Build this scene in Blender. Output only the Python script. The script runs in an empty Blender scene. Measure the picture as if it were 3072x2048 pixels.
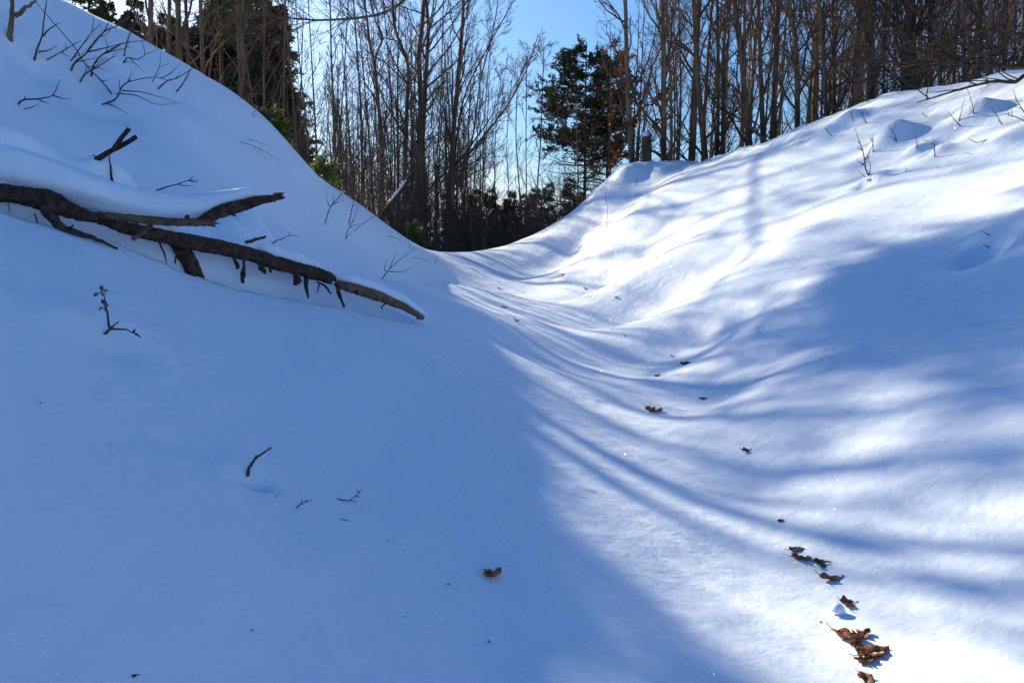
import bpy, math, random
import numpy as np
from mathutils import Vector, Matrix

# ------------------------------------------------------------------ camera, sky, sun, exposure
R = math.radians
scene = bpy.context.scene
FPX, PITCH, EYE = 2304.0, R(6.55), 1.15          # focal length in photo pixels, downward tilt, eye height
SUN_AZ, SUN_EL = 31.0, 21.3                      # degrees left of the view axis, above the horizon

cam_data = bpy.data.cameras.new('camera')
cam_data.sensor_width = 36.0
cam_data.lens = 36.0 * FPX / 3072.0
cam_data.clip_start, cam_data.clip_end = 0.05, 3000.0
cam = bpy.data.objects.new('camera', cam_data)
scene.collection.objects.link(cam)
cam.location = (0.0, 0.0, EYE)
cam.rotation_euler = (R(90) - PITCH, 0.0, 0.0)
scene.camera = cam

SUN_DIR = Vector((-math.sin(R(SUN_AZ)) * math.cos(R(SUN_EL)), math.cos(R(SUN_AZ)) * math.cos(R(SUN_EL)), math.sin(R(SUN_EL))))
world = bpy.data.worlds.new('World'); scene.world = world; world.use_nodes = True
wn, wl = world.node_tree.nodes, world.node_tree.links
for n in list(wn): wn.remove(n)
w_out = wn.new('ShaderNodeOutputWorld'); w_bg = wn.new('ShaderNodeBackground')
w_sky = wn.new('ShaderNodeTexSky'); w_sky.sky_type = 'NISHITA'; w_sky.sun_disc = False
w_sky.sun_elevation = R(SUN_EL); w_sky.sun_rotation = R(-SUN_AZ)
w_sky.air_density, w_sky.dust_density, w_sky.ozone_density = 1.4, 1.2, 10.0
w_sky.altitude = 300.0
# a low bank of white cloud along the whole horizon
w_tc = wn.new('ShaderNodeTexCoord'); w_sep = wn.new('ShaderNodeSeparateXYZ')
w_map = wn.new('ShaderNodeMapping'); w_map.inputs['Scale'].default_value = (3.0, 3.0, 9.0)
w_noise = wn.new('ShaderNodeTexNoise'); w_noise.inputs['Scale'].default_value = 1.3; w_noise.inputs['Detail'].default_value = 6.0
w_add = wn.new('ShaderNodeMath'); w_add.operation = 'MULTIPLY_ADD'
w_add.inputs[1].default_value = -0.16
w_ramp = wn.new('ShaderNodeMapRange'); w_ramp.inputs['From Min'].default_value = 0.012; w_ramp.inputs['From Max'].default_value = -0.03
w_mix = wn.new('ShaderNodeMix'); w_mix.data_type = 'RGBA'
w_mix.inputs['B'].default_value = (6.5, 6.9, 7.4, 1.0)
wl.new(w_tc.outputs['Generated'], w_sep.inputs[0]); wl.new(w_tc.outputs['Generated'], w_map.inputs[0])
wl.new(w_map.outputs[0], w_noise.inputs['Vector'])
wl.new(w_noise.outputs['Fac'], w_add.inputs[0]); wl.new(w_sep.outputs['Z'], w_add.inputs[2])
wl.new(w_add.outputs[0], w_ramp.inputs['Value']); wl.new(w_ramp.outputs[0], w_mix.inputs['Factor'])
wl.new(w_sky.outputs[0], w_mix.inputs['A']); wl.new(w_mix.outputs['Result'], w_bg.inputs['Color'])
w_bg.inputs['Strength'].default_value = 0.088
wl.new(w_bg.outputs[0], w_out.inputs['Surface'])

sun_data = bpy.data.lights.new('sun', 'SUN'); sun_data.energy = 5.0; sun_data.angle = R(0.53)
sun_data.color = (1.0, 0.855, 0.63)
sun = bpy.data.objects.new('sun', sun_data); scene.collection.objects.link(sun)
sun.rotation_euler = SUN_DIR.to_track_quat('Z', 'Y').to_euler(); sun.location = SUN_DIR * 60

scene.view_settings.view_transform = 'Standard'; scene.view_settings.look = 'None'
scene.view_settings.gamma = 1.0; scene.view_settings.use_curve_mapping = False
scene.view_settings.exposure = 0.87
scene.render.engine = 'CYCLES'
scene.cycles.max_bounces = 4; scene.cycles.diffuse_bounces = 3; scene.cycles.glossy_bounces = 2
scene.cycles.transparent_max_bounces = 4; scene.cycles.use_denoising = True
scene.cycles.use_adaptive_sampling = True; scene.cycles.adaptive_threshold = 0.02
scene.cycles.sample_clamp_indirect = 6.0

# ------------------------------------------------------------------ helpers
SP, CP = math.sin(PITCH), math.cos(PITCH)
def ray(px, py):
    """direction in the place, per metre of forward distance, that a photo pixel looks along"""
    a, b = (px - 1536.0) / FPX, -(py - 1024.0) / FPX
    fy, fz = CP + b * SP, -SP + b * CP
    return a / fy, fz / fy
def at(px, py, Y):
    dx, dz = ray(px, py)
    return (dx * Y, Y, EYE + dz * Y)

def link(o, parent=None):
    scene.collection.objects.link(o)
    if parent is not None: o.parent = parent
    return o
def tag(o, label=None, cat=None, group=None, kind=None):
    if label: o['label'] = label
    if cat: o['category'] = cat
    if group: o['group'] = group
    if kind: o['kind'] = kind
    return o
def empty(name, loc, label=None, cat=None, group=None, rz=0.0, scale=1.0):
    o = bpy.data.objects.new(name, None); o.empty_display_size = 0.2
    o.location = loc; o.rotation_euler = (0, 0, rz); o.scale = (scale,) * 3
    link(o); return tag(o, label, cat, group)

class MB:
    """collects tubes, blades and sheets into one mesh"""
    def __init__(s): s.v, s.f3, s.f4, s.n = [], [], [], 0
    def add(s, v, f3=None, f4=None):
        v = np.asarray(v, np.float32).reshape(-1, 3)
        if f3 is not None and len(f3): s.f3.append(np.asarray(f3, np.int32).reshape(-1, 3) + s.n)
        if f4 is not None and len(f4): s.f4.append(np.asarray(f4, np.int32).reshape(-1, 4) + s.n)
        s.v.append(v); s.n += len(v)
    def tube(s, path, rad, sides=5, cap=False, flat=1.0, rough=0.0, rng=None, disp=None):
        p = np.asarray(path, float); m = len(p); r = np.broadcast_to(np.asarray(rad, float), (m,))
        t = np.empty_like(p); t[1:-1] = p[2:] - p[:-2]; t[0] = p[1] - p[0]; t[-1] = p[-1] - p[-2]
        t /= np.linalg.norm(t, axis=1, keepdims=True) + 1e-9
        mean = t.mean(axis=0)
        ref = np.array([0, 0, 1.0]) if abs(mean[2]) < 0.8 * np.linalg.norm(mean) else np.array([0.0, 1.0, 0.05])
        u = np.cross(np.broadcast_to(ref, t.shape), t); u /= np.linalg.norm(u, axis=1, keepdims=True) + 1e-9
        w = np.cross(t, u)
        a = np.arange(sides) * 2 * math.pi / sides
        k = r[:, None] * np.ones((1, sides))
        if disp is not None: k = k * disp
        if rough and rng is not None:
            k = k * (1 + rough * rng.standard_normal(k.shape))
        v = p[:, None, :] + (k * np.cos(a))[..., None] * u[:, None, :] + (k * np.sin(a) * flat)[..., None] * w[:, None, :]
        i = np.arange(m - 1)[:, None] * sides; j = np.arange(sides)[None, :]; j2 = (j + 1) % sides
        f = np.stack([i + j, i + j2, i + sides + j2, i + sides + j], -1).reshape(-1, 4)
        vv = v.reshape(-1, 3)
        if cap:
            vv = np.vstack([vv, p[0], p[-1]]); n0 = m * sides
            jj = np.arange(sides); jn = (jj + 1) % sides
            f3 = np.vstack([np.stack([jn, jj, np.full(sides, n0)], -1),
                            np.stack([(m - 1) * sides + jj, (m - 1) * sides + jn, np.full(sides, n0 + 1)], -1)])
            s.add(vv, f3, f)
        else: s.add(vv, None, f)
    def mesh(s, name, mat, smooth=True):
        me = bpy.data.meshes.new(name)
        v = np.vstack(s.v) if s.v else np.zeros((0, 3), np.float32)
        f3 = np.vstack(s.f3) if s.f3 else np.zeros((0, 3), np.int32)
        f4 = np.vstack(s.f4) if s.f4 else np.zeros((0, 4), np.int32)
        me.vertices.add(len(v)); me.vertices.foreach_set('co', v.astype(np.float32).ravel())
        nl = 3 * len(f3) + 4 * len(f4)
        me.loops.add(nl); me.loops.foreach_set('vertex_index', np.concatenate([f3.ravel(), f4.ravel()]).astype(np.int32))
        me.polygons.add(len(f3) + len(f4))
        st = np.concatenate([np.arange(len(f3)) * 3, 3 * len(f3) + np.arange(len(f4)) * 4]).astype(np.int32)
        me.polygons.foreach_set('loop_start', st)
        if smooth: me.polygons.foreach_set('use_smooth', np.ones(len(st), bool))
        me.update(calc_edges=True); me.validate()
        if mat: me.materials.append(mat)
        return me
    def build(s, name, mat, parent=None, smooth=True):
        return link(bpy.data.objects.new(name, s.mesh(name, mat, smooth)), parent)

def spline(pts, n):
    """smooth path through the given points (Catmull-Rom), n samples"""
    p = np.asarray(pts, float)
    if len(p) == 2: return p[0] + (p[1] - p[0]) * np.linspace(0, 1, n)[:, None]
    q = np.vstack([2 * p[0] - p[1], p, 2 * p[-1] - p[-2]])
    t = np.linspace(0, len(p) - 1, n); i = np.minimum(t.astype(int), len(p) - 2); u = (t - i)[:, None]
    a, b, c, d = q[i], q[i + 1], q[i + 2], q[i + 3]
    return 0.5 * (2 * b + (c - a) * u + (2 * a - 5 * b + 4 * c - d) * u ** 2 + (3 * b - a - 3 * c + d) * u ** 3)

_P = np.random.default_rng(5).permutation(512)
_G = np.random.default_rng(6).standard_normal((512, 2)); _G /= np.linalg.norm(_G, axis=1, keepdims=True)
def noise2(x, y):
    """smooth gradient noise, about -1..1"""
    x, y = np.asarray(x, float), np.asarray(y, float)
    xi, yi = np.floor(x).astype(int), np.floor(y).astype(int); xf, yf = x - xi, y - yi
    def g(i, j, dx, dy):
        h = _G[_P[(_P[(xi + i) % 512] + yi + j) % 512]]
        return h[..., 0] * dx + h[..., 1] * dy
    u, v = xf ** 3 * (xf * (6 * xf - 15) + 10), yf ** 3 * (yf * (6 * yf - 15) + 10)
    a = g(0, 0, xf, yf) * (1 - u) + g(1, 0, xf - 1, yf) * u
    b = g(0, 1, xf, yf - 1) * (1 - u) + g(1, 1, xf - 1, yf - 1) * u
    return (a * (1 - v) + b * v) * 1.5
# ------------------------------------------------------------------ the snow: one sheet, fitted through surveyed points
# (pixel x, pixel y, forward distance) for banks; trail points give their height instead
_pts, _reg = [], []
def bank(px, py, Y): _pts.append(at(px, py, Y)); _reg.append(.06)
def trail(px, py, z):
    dx, dz = ray(px, py); Y = (z - EYE) / dz; _pts.append((dx * Y, Y, z)); _reg.append(.45)
for a in [(2560, 2000, -.06), (2420, 1700, -.08), (2290, 1450, -.09), (2160, 1250, -.09), (2030, 1090, -.03), (1930, 980, .05),
          (1600, 1300, .12), (1640, 1650, .06), (1700, 1950, .03), (1560, 1100, .20), (1700, 1020, .13), (1600, 960, .25), (1450, 980, .36),
          (1800, 905, .20), (1640, 870, .34), (1480, 860, .5)]: trail(*a)
for a in [  # trail towards its crest
          (1700, 830, 17.), (1540, 800, 20.), (1400, 790, 20.), (1400, 768, 26.), (1300, 764, 25.), (1470, 770, 26.), (1240, 800, 16.),
          # right bank: skyline, then its face
          (1600, 722, 24.0), (1520, 762, 25.), (1700, 648, 22.5), (1800, 555, 21.5), (1850, 522, 20.5), (2000, 520, 19.5), (2130, 482, 18.5), (2400, 388, 16.5),
          (2600, 315, 14.5), (2800, 285, 13.2), (3072, 225, 12.),
          (1750, 720, 20.), (1900, 640, 17.5), (2000, 740, 14.5), (2200, 620, 14.), (2450, 520, 12.8), (2700, 430, 11.8), (3000, 340, 10.8),
          (1900, 830, 13.), (2150, 840, 9.8), (2400, 700, 9.6), (2700, 620, 9.0), (3072, 500, 8.6),
          (2350, 900, 7.6), (2600, 850, 6.9), (2900, 760, 6.6), (2300, 1150, 5.6), (2500, 1100, 5.0), (2800, 1050, 4.6), (3072, 950, 4.6),
          (2700, 1350, 3.5), (3072, 1250, 3.2), (2850, 1600, 2.75), (3072, 1700, 2.35), (2800, 1900, 2.2), (3072, 2048, 1.85),
          # left bank: skyline, then its face
          (30, -60, 8.9), (126, 0, 9.3), (235, 39, 10.2), (305, 65, 10.8), (383, 91, 11.6), (492, 157, 12.4), (566, 200, 13.0), (653, 248, 13.8), (718, 296, 14.4), (762, 336, 14.8), (798, 402, 15.2), (871, 476, 16.), (936, 519, 16.6), (1023, 580, 17.6), (1150, 690, 19.5),
          (1230, 745, 22.), (1280, 764, 24.),
          (300, 150, 8.6), (100, 250, 7.2), (500, 330, 8.2), (700, 430, 9.6), (850, 560, 10.5), (1000, 680, 12.), (1150, 770, 14.),
          (300, 420, 6.4), (600, 520, 7.2), (800, 640, 8.), (950, 760, 8.5), (1100, 800, 9.6), (1180, 860, 9.), (1350, 900, 9.2),
          # the hollow and the near slope below the log
          (0, 650, 4.2), (200, 702, 4.35), (350, 745, 4.5), (560, 828, 4.85), (720, 880, 5.15), (900, 908, 5.6), (1100, 940, 6.15), (1250, 962, 6.7),
          (0, 800, 3.5), (0, 1000, 2.85), (300, 1000, 3.3), (600, 1000, 4.0), (900, 1000, 4.7), (1200, 1020, 5.5),
          (0, 1400, 1.95), (400, 1400, 2.35), (800, 1350, 2.95), (1200, 1350, 3.45), (1450, 1300, 4.0), (0, 1800, 1.42), (400, 1800, 1.65), (800, 1750, 2.0), (1200, 1700, 2.4),
          (0, 2048, 1.2), (500, 2048, 1.4), (1000, 2048, 1.65), (1400, 2000, 1.95)]: bank(*a)
# the land outside the picture; left bank raised there to shade the near slope
_pts += [(-9, 9, 5.0), (-7, 7.5, 4.85), (-6.3, 7.4, 5.0), (-6.9, 8.6, 5.0), (-6.4, 6.0, 4.9), (-6.2, 4.5, 4.5), (-9, 13, 4.6), (-6.35, 9.6, 4.75), (-7.6, 13.2, 4.0), (-7.0, 15.5, 3.5), (-6.6, 17.4, 2.6), (-5.6, 19.4, 1.9), (-8, 18, 3.2), (-7, 23, 1.6), (-14, 6, 5.6), (-14, 16, 4.3), (-16, 28, 2.2), (-7, 3, 4.9), (-5, -1, 3.8), (-9, -6, 5.6),
         (-30, 10, 5.0), (-30, 40, 1.2), (-45, 70, -.5), (-30, -12, 5.0), (-2.5, -1, 1.15), (-2.5, -6, 1.4), (0, -3, .15), (0, -9, .2),
         (1.3, 0, -.06), (2.6, 0, .5), (2.6, -5, .5), (5.5, -1, 2.8), (5.5, 4, 2.7), (8, 8, 3.9), (9, 2, 4.1), (11, 12, 4.1), (11, -6, 4.3), (14, 20, 4.0), (9.5, 18, 3.75), (7.5, 21.5, 3.3), (4.2,22.5,2.9),
         (6, 26, 2.8), (5, 32, 2.6), (11, 30, 3.8), (20, 12, 4.3), (20, 35, 4.1), (34, 20, 4.6), (34, 60, 4.0), (12, 50, 2.6),
         (-1, 31, .7), (-2, 38, -.1), (-4, 50, -.8), (3, 38, .4), (3, 30, .85), (2.2, 27.5, 1.1), (-8, 36, -.2), (-10, 60, -1.2), (5, 70, -1.0), (-5, 100, -1.5), (40, 110, 2.), (-50, 120, -1.), (0, 150, -1.5), (34, -12, 4.6)]
_C = np.array(_pts); _reg = np.array(_reg + [.06] * (len(_pts) - len(_reg)))
def _phi(d2): return 0.5 * d2 * np.log(d2 + 1e-9)
_n = len(_C)
_K = _phi(((_C[:, None, :2] - _C[None, :, :2]) ** 2).sum(-1)) + np.diag(_reg)
_Q = np.hstack([np.ones((_n, 1)), _C[:, :2]])
_S = np.linalg.solve(np.block([[_K, _Q], [_Q.T, np.zeros((3, 3))]]), np.concatenate([_C[:, 2], np.zeros(3)]))
def base_height(x, y):
    x, y = np.broadcast_arrays(np.asarray(x, float), np.asarray(y, float)); sh = x.shape; x, y = x.ravel(), y.ravel()
    out = np.empty(len(x))
    for i in range(0, len(x), 20000):
        a, b = x[i:i + 20000], y[i:i + 20000]
        k = _phi((a[:, None] - _C[None, :, 0]) ** 2 + (b[:, None] - _C[None, :, 1]) ** 2)
        out[i:i + 20000] = k @ _S[:_n] + _S[_n] + _S[_n + 1] * a + _S[_n + 2] * b
    return out.reshape(sh)

# the line of the fallen log in plan: distance along (0..1) and across it
LOG_LINE = np.array([at(-500, 540, 4.1)[:2], at(0, 600, 4.42)[:2], at(260, 640, 4.66)[:2], at(480, 705, 4.98)[:2], at(760, 768, 5.5)[:2], at(1000, 840, 6.1)[:2], at(1262, 952, 6.75)[:2]])
def log_coords(x, y):
    best = np.full(np.shape(x), 1e9); s = np.zeros(np.shape(x)); t = np.zeros(np.shape(x)); m = len(LOG_LINE) - 1
    for i in range(m):
        a, b = LOG_LINE[i], LOG_LINE[i + 1]; d = b - a; L = np.linalg.norm(d); d = d / L
        al = np.clip(((x - a[0]) * d[0] + (y - a[1]) * d[1]), 0, L)
        rx, ry = x - a[0] - al * d[0], y - a[1] - al * d[1]
        dist = np.hypot(rx, ry); side = np.where(d[0] * ry - d[1] * rx > 0, 1.0, -1.0)
        k = dist < best
        best = np.where(k, dist, best); s = np.where(k, side * dist, s); t = np.where(k, (i + al / L) / m, t)
    return s, t
def sstep(a, b, x):
    u = np.clip((x - a) / (b - a), 0, 1); return u * u * (3 - 2 * u)
BUMPS = []       # (x, y, radius, height) mounds and hollows round stems
def ground(x, y):
    x, y = np.broadcast_arrays(np.asarray(x, float), np.asarray(y, float))
    z = base_height(x, y)
    # wind-laid swell, stronger on the trail, faint elsewhere
    near = np.exp(-((x - 0.6) / 2.6) ** 2) * sstep(2.5, 6, y) * (1 - sstep(22, 27, y))
    z = z + 0.04 * near * noise2(x * 0.25 + 3.1, y * 0.6 + 0.1 * x) + 0.016 * near * noise2(x * 0.4, y * 1.5)
    z = z + 0.02 * noise2(x * 0.9 + 7, y * 0.8) + 0.007 * noise2(x * 2.7, y * 2.3 + 4) + 0.004 * noise2(x * 6.3, y * 5.1) * (y < 9) + 0.0015 * noise2(x * 12.3 + 5, y * 11.1) * (y < 6)
    # lumps over buried brush along the top of the right bank
    top = sstep(2.7, 3.5, z) * sstep(1.5, 3.5, x) * sstep(5, 9, y)
    z = z + top * (0.08 * np.maximum(noise2(x * 1.1 + 11, y * 1.1), -.15) + 0.06 * np.maximum(noise2(x * 2.6, y * 2.6 + 9), 0) + 0.02 * noise2(x * 7, y * 7))
    # the log: hollow under it, snow heaped against its back
    s, t = log_coords(x, y)
    fade = 1 - sstep(0.93, 1.0, t)
    depth = np.interp(t, [0, .17, .33, .45, .55, .7, .83, .93, 1], [.36, .36, .30, .32, .42, .42, .32, .16, 0]) * (1 + .3 * noise2(t * 11, 0.4 + 0 * t))
    edge = .03 * noise2(t * 16, 3.3 + 0 * t)
    hollow = sstep(-.17 + edge, -.08 + edge, s) * (1 - sstep(.05, .17, s)) * depth * fade
    cap = sstep(.0, .24, s) * np.exp(-np.maximum(s - 0.26, 0) / np.interp(t, [0, .4, .5, 1], [.34, .34, .3, .4])) * np.interp(t, [0, .2, .333, .46, .54, .60, .667, .8, .93, 1], [.36, .36, .34, .31, .22, .11, .09, .11, .08, .0])
    cap = cap * (1 + .25 * noise2(t * 9, s * 2))
    z = z - hollow + cap
    for bx, by, r, h in BUMPS:
        d2 = ((x - bx) ** 2 + (y - by) ** 2) / (r * r)
        z = z + h * np.exp(-d2)
    return z
def gz(x, y): return float(ground(np.array([x]), np.array([y]))[0])
def hit(px, py, y0=.9, y1=60.0):
    """where a line of sight meets the snow"""
    dx, dz = ray(px, py); Y = np.geomspace(y0, y1, 500)
    d = EYE + dz * Y - ground(dx * Y, Y); k = np.nonzero(d < 0)[0]
    if len(k) == 0: return (dx * 12, 12.0, EYE + dz * 12)
    i = max(k[0], 1); t = d[i - 1] / (d[i - 1] - d[i] + 1e-9); y = Y[i - 1] + t * (Y[i] - Y[i - 1])
    return (dx * y, y, EYE + dz * y)
# dimples and mounds that stems make in the snow (pixel, radius m, height m)
_b = []
for px, py, r, h in [(2958, 745, .12, -.20), (2935, 775, .10, -.12), (2965, 700, .12, .05), (2630, 445, .28, .14), (2600, 455, .16, -.06), (2690, 420, .24, .17), (2752, 450, .14, .08), (2800, 462, .20, .12), (2830, 425, .22, -.10), (2785, 470, .10, -.08),
                     (2606, 540, .12, .06), (2640, 532, .12, .06), (2590, 556, .10, -.05), (2900, 360, .25, .14), (2960, 345, .2, .12), (3040, 415, .25, .10), (2550, 360, .22, .12), (2480, 400, .2, .1), (2330, 430, .22, .08), (2310, 440, .15, -.06), (1880, 520, .3, .1), (1990, 520, .25, .08),
                     (757, 1448, .045, -.05), (728, 1422, .10, .03), (330, 1040, .13, -.04), (300, 985, .22, .05), (110, 182, .16, -.06), (215, 188, .16, -.05), (225, 215, .2, .05), (280, 230, .2, -.05), (250, 255, .16, -.05), (375, 190, .15, -.06), (470, 262, .25, -.07), (530, 278, .2, -.07), (310, 322, .2, -.08), (340, 300, .15, .04),
                     (975, 672, .12, -.04), (1046, 676, .12, -.04), (1040, 712, .16, -.05), (1063, 694, .14, .04), (1146, 838, .1, -.03), (35, 118, .25, -.06), (430, 752, .12, .05), (335, 548, .2, .06), (1000, 870, .18, .04), (740, 690, .16, .16), (700, 705, .12, .10), (775, 720, .12, .08)]:
    x, y, z = hit(px, py); _b.append((x, y, r, h))
BUMPS += [(x, y, r * 1.1, h * (1.7 if h < 0 else 1.3)) for x, y, r, h in _b]
# ------------------------------------------------------------------ materials
def mat(name):
    m = bpy.data.materials.new(name); m.use_nodes = True
    return m, m.node_tree.nodes, m.node_tree.links, m.node_tree.nodes['Principled BSDF']
def snow_material():
    m, n, l, b = mat('snow')
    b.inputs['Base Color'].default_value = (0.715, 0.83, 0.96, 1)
    b.inputs['Roughness'].default_value = 0.62; b.inputs['Specular IOR Level'].default_value = 0.28
    tc = n.new('ShaderNodeTexCoord')
    a = n.new('ShaderNodeTexNoise'); a.inputs['Scale'].default_value = 48; a.inputs['Detail'].default_value = 4
    c = n.new('ShaderNodeTexNoise'); c.inputs['Scale'].default_value = 9; c.inputs['Detail'].default_value = 2
    b1 = n.new('ShaderNodeBump'); b1.inputs['Strength'].default_value = 0.35; b1.inputs['Distance'].default_value = 0.008
    b2 = n.new('ShaderNodeBump'); b2.inputs['Strength'].default_value = 0.5; b2.inputs['Distance'].default_value = 0.02
    l.new(tc.outputs['Object'], a.inputs['Vector']); l.new(tc.outputs['Object'], c.inputs['Vector'])
    l.new(c.outputs['Fac'], b2.inputs['Height']); l.new(a.outputs['Fac'], b1.inputs['Height'])
    l.new(b2.outputs[0], b1.inputs['Normal']); l.new(b1.outputs[0], b.inputs['Normal'])
    # ice crystals: a few grain-sized mirrors at random tilts
    v = n.new('ShaderNodeTexVoronoi'); v.inputs['Scale'].default_value = 260
    l.new(tc.outputs['Object'], v.inputs['Vector'])
    geo = n.new('ShaderNodeNewGeometry')
    sub = n.new('ShaderNodeVectorMath'); sub.operation = 'SUBTRACT'; sub.inputs[1].default_value = (.5, .5, .5)
    sc = n.new('ShaderNodeVectorMath'); sc.operation = 'SCALE'; sc.inputs['Scale'].default_value = 2.0
    ad = n.new('ShaderNodeVectorMath'); ad.operation = 'ADD'; no = n.new('ShaderNodeVectorMath'); no.operation = 'NORMALIZE'
    l.new(v.outputs['Color'], sub.inputs[0]); l.new(sub.outputs[0], sc.inputs[0]); l.new(sc.outputs[0], ad.inputs[0])
    l.new(geo.outputs['Normal'], ad.inputs[1]); l.new(ad.outputs[0], no.inputs[0])
    gl = n.new('ShaderNodeBsdfGlossy'); gl.inputs['Roughness'].default_value = 0.16; gl.inputs['Color'].default_value = (.9, .93, 1, 1)
    l.new(no.outputs[0], gl.inputs['Normal'])
    wh = n.new('ShaderNodeTexWhiteNoise'); l.new(v.outputs['Position'], wh.inputs['Vector'])
    gt = n.new('ShaderNodeMath'); gt.operation = 'GREATER_THAN'; gt.inputs[1].default_value = 0.94
    l.new(wh.outputs['Value'], gt.inputs[0])
    near = n.new('ShaderNodeMath'); near.operation = 'LESS_THAN'; near.inputs[1].default_value = 0.45
    l.new(v.outputs['Distance'], near.inputs[0])
    mu = n.new('ShaderNodeMath'); mu.operation = 'MULTIPLY'; l.new(gt.outputs[0], mu.inputs[0]); l.new(near.outputs[0], mu.inputs[1])
    cm = n.new('ShaderNodeMix'); cm.data_type = 'RGBA'; cm.inputs['A'].default_value = (0, 0, 0, 1); cm.inputs['B'].default_value = (.30, .32, .35, 1)
    l.new(mu.outputs[0], cm.inputs['Factor']); l.new(cm.outputs['Result'], gl.inputs['Color'])
    mx = n.new('ShaderNodeAddShader'); l.new(b.outputs[0], mx.inputs[0]); l.new(gl.outputs[0], mx.inputs[1])
    l.new(mx.outputs[0], n['Material Output'].inputs['Surface'])
    return m
def bark_material(name, dark, light, scale=6.0, stretch=0.18, bump=0.6, dist=0.02, ring=False, rough=0.9):
    m, n, l, b = mat(name)
    b.inputs['Roughness'].default_value = rough; b.inputs['Specular IOR Level'].default_value = 0.25
    tc = n.new('ShaderNodeTexCoord'); mp = n.new('ShaderNodeMapping'); mp.inputs['Scale'].default_value = (1, 1, stretch)
    a = n.new('ShaderNodeTexNoise'); a.inputs['Scale'].default_value = scale; a.inputs['Detail'].default_value = 6; a.inputs['Roughness'].default_value = .65
    oi = n.new('ShaderNodeObjectInfo')
    r = n.new('ShaderNodeValToRGB'); r.color_ramp.elements[0].position = .32; r.color_ramp.elements[1].position = .68
    r.color_ramp.elements[0].color = dark + (1,); r.color_ramp.elements[1].color = light + (1,)
    hs = n.new('ShaderNodeHueSaturation'); mr = n.new('ShaderNodeMapRange'); mr.inputs['To Min'].default_value = .7; mr.inputs['To Max'].default_value = 1.35
    bp = n.new('ShaderNodeBump'); bp.inputs['Strength'].default_value = bump; bp.inputs['Distance'].default_value = dist
    l.new(tc.outputs['Object'], mp.inputs[0]); l.new(mp.outputs[0], a.inputs['Vector']); l.new(a.outputs['Fac'], r.inputs[0])
    l.new(r.outputs[0], hs.inputs['Color']); l.new(oi.outputs['Random'], mr.inputs['Value']); l.new(mr.outputs[0], hs.inputs['Value'])
    l.new(hs.outputs[0], b.inputs['Base Color']); l.new(a.outputs['Fac'], bp.inputs['Height']); l.new(bp.outputs[0], b.inputs['Normal'])
    return m
def leaf_material(name, c1, c2, trans=0.3, scale=30.0, rough=0.6):
    m, n, l, b = mat(name)
    b.inputs['Roughness'].default_value = rough; b.inputs['Specular IOR Level'].default_value = .3
    tc = n.new('ShaderNodeTexCoord'); a = n.new('ShaderNodeTexNoise'); a.inputs['Scale'].default_value = scale; a.inputs['Detail'].default_value = 4
    oi = n.new('ShaderNodeObjectInfo'); r = n.new('ShaderNodeValToRGB')
    r.color_ramp.elements[0].position = .35; r.color_ramp.elements[1].position = .65
    r.color_ramp.elements[0].color = c1 + (1,); r.color_ramp.elements[1].color = c2 + (1,)
    hs = n.new('ShaderNodeHueSaturation'); mr = n.new('ShaderNodeMapRange'); mr.inputs['To Min'].default_value = .7; mr.inputs['To Max'].default_value = 1.3
    l.new(tc.outputs['Object'], a.inputs['Vector']); l.new(a.outputs['Fac'], r.inputs[0]); l.new(r.outputs[0], hs.inputs['Color'])
    l.new(oi.outputs['Random'], mr.inputs['Value']); l.new(mr.outputs[0], hs.inputs['Value'])
    l.new(hs.outputs[0], b.inputs['Base Color'])
    if trans > 0:
        t = n.new('ShaderNodeBsdfTranslucent'); l.new(hs.outputs[0], t.inputs['Color'])
        mx = n.new('ShaderNodeMixShader'); mx.inputs[0].default_value = trans
        l.new(b.outputs[0], mx.inputs[1]); l.new(t.outputs[0], mx.inputs[2]); l.new(mx.outputs[0], n['Material Output'].inputs['Surface'])
    return m
M_SNOW = snow_material()
M_BARK = bark_material('hardwood_bark', (.050, .033, .022), (.235, .155, .098))
M_TWIG = bark_material('hardwood_twigs', (.065, .040, .026), (.19, .115, .070), scale=3.0, bump=0)
M_PBARK = bark_material('pine_bark', (.05, .033, .025), (.15, .10, .075))
M_LOG = bark_material('rotten_bark', (.010, .008, .007), (.11, .068, .046), scale=20, stretch=1.0, bump=1.0, dist=.03)
M_WOOD = bark_material('weathered_wood', (.045, .028, .018), (.20, .125, .075), scale=22, stretch=1.0, bump=.8, dist=.02)
M_STICK = bark_material('twig_bark', (.03, .022, .018), (.10, .07, .055), scale=25, stretch=.5, bump=.4, dist=.005)
M_NEEDLE = leaf_material('pine_needles', (.018, .028, .011), (.060, .066, .026), .2, scale=2.0)
M_DEADN = leaf_material('dead_inner_needles', (.045, .035, .018), (.10, .065, .030), .2, scale=2.0)  # brown of dead needles
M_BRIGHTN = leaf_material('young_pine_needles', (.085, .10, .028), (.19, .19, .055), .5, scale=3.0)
M_COPPER = leaf_material('copper_beech_leaves', (.24, .075, .022), (.42, .15, .05), .35, scale=4.0)
M_LEAF = leaf_material('dry_brown_leaf', (.17, .068, .025), (.46, .215, .09), .35, scale=45.0)
M_LEAFG = leaf_material('weathered_grey_leaf', (.055, .042, .028), (.20, .145, .095), .2, scale=45.0)
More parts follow.
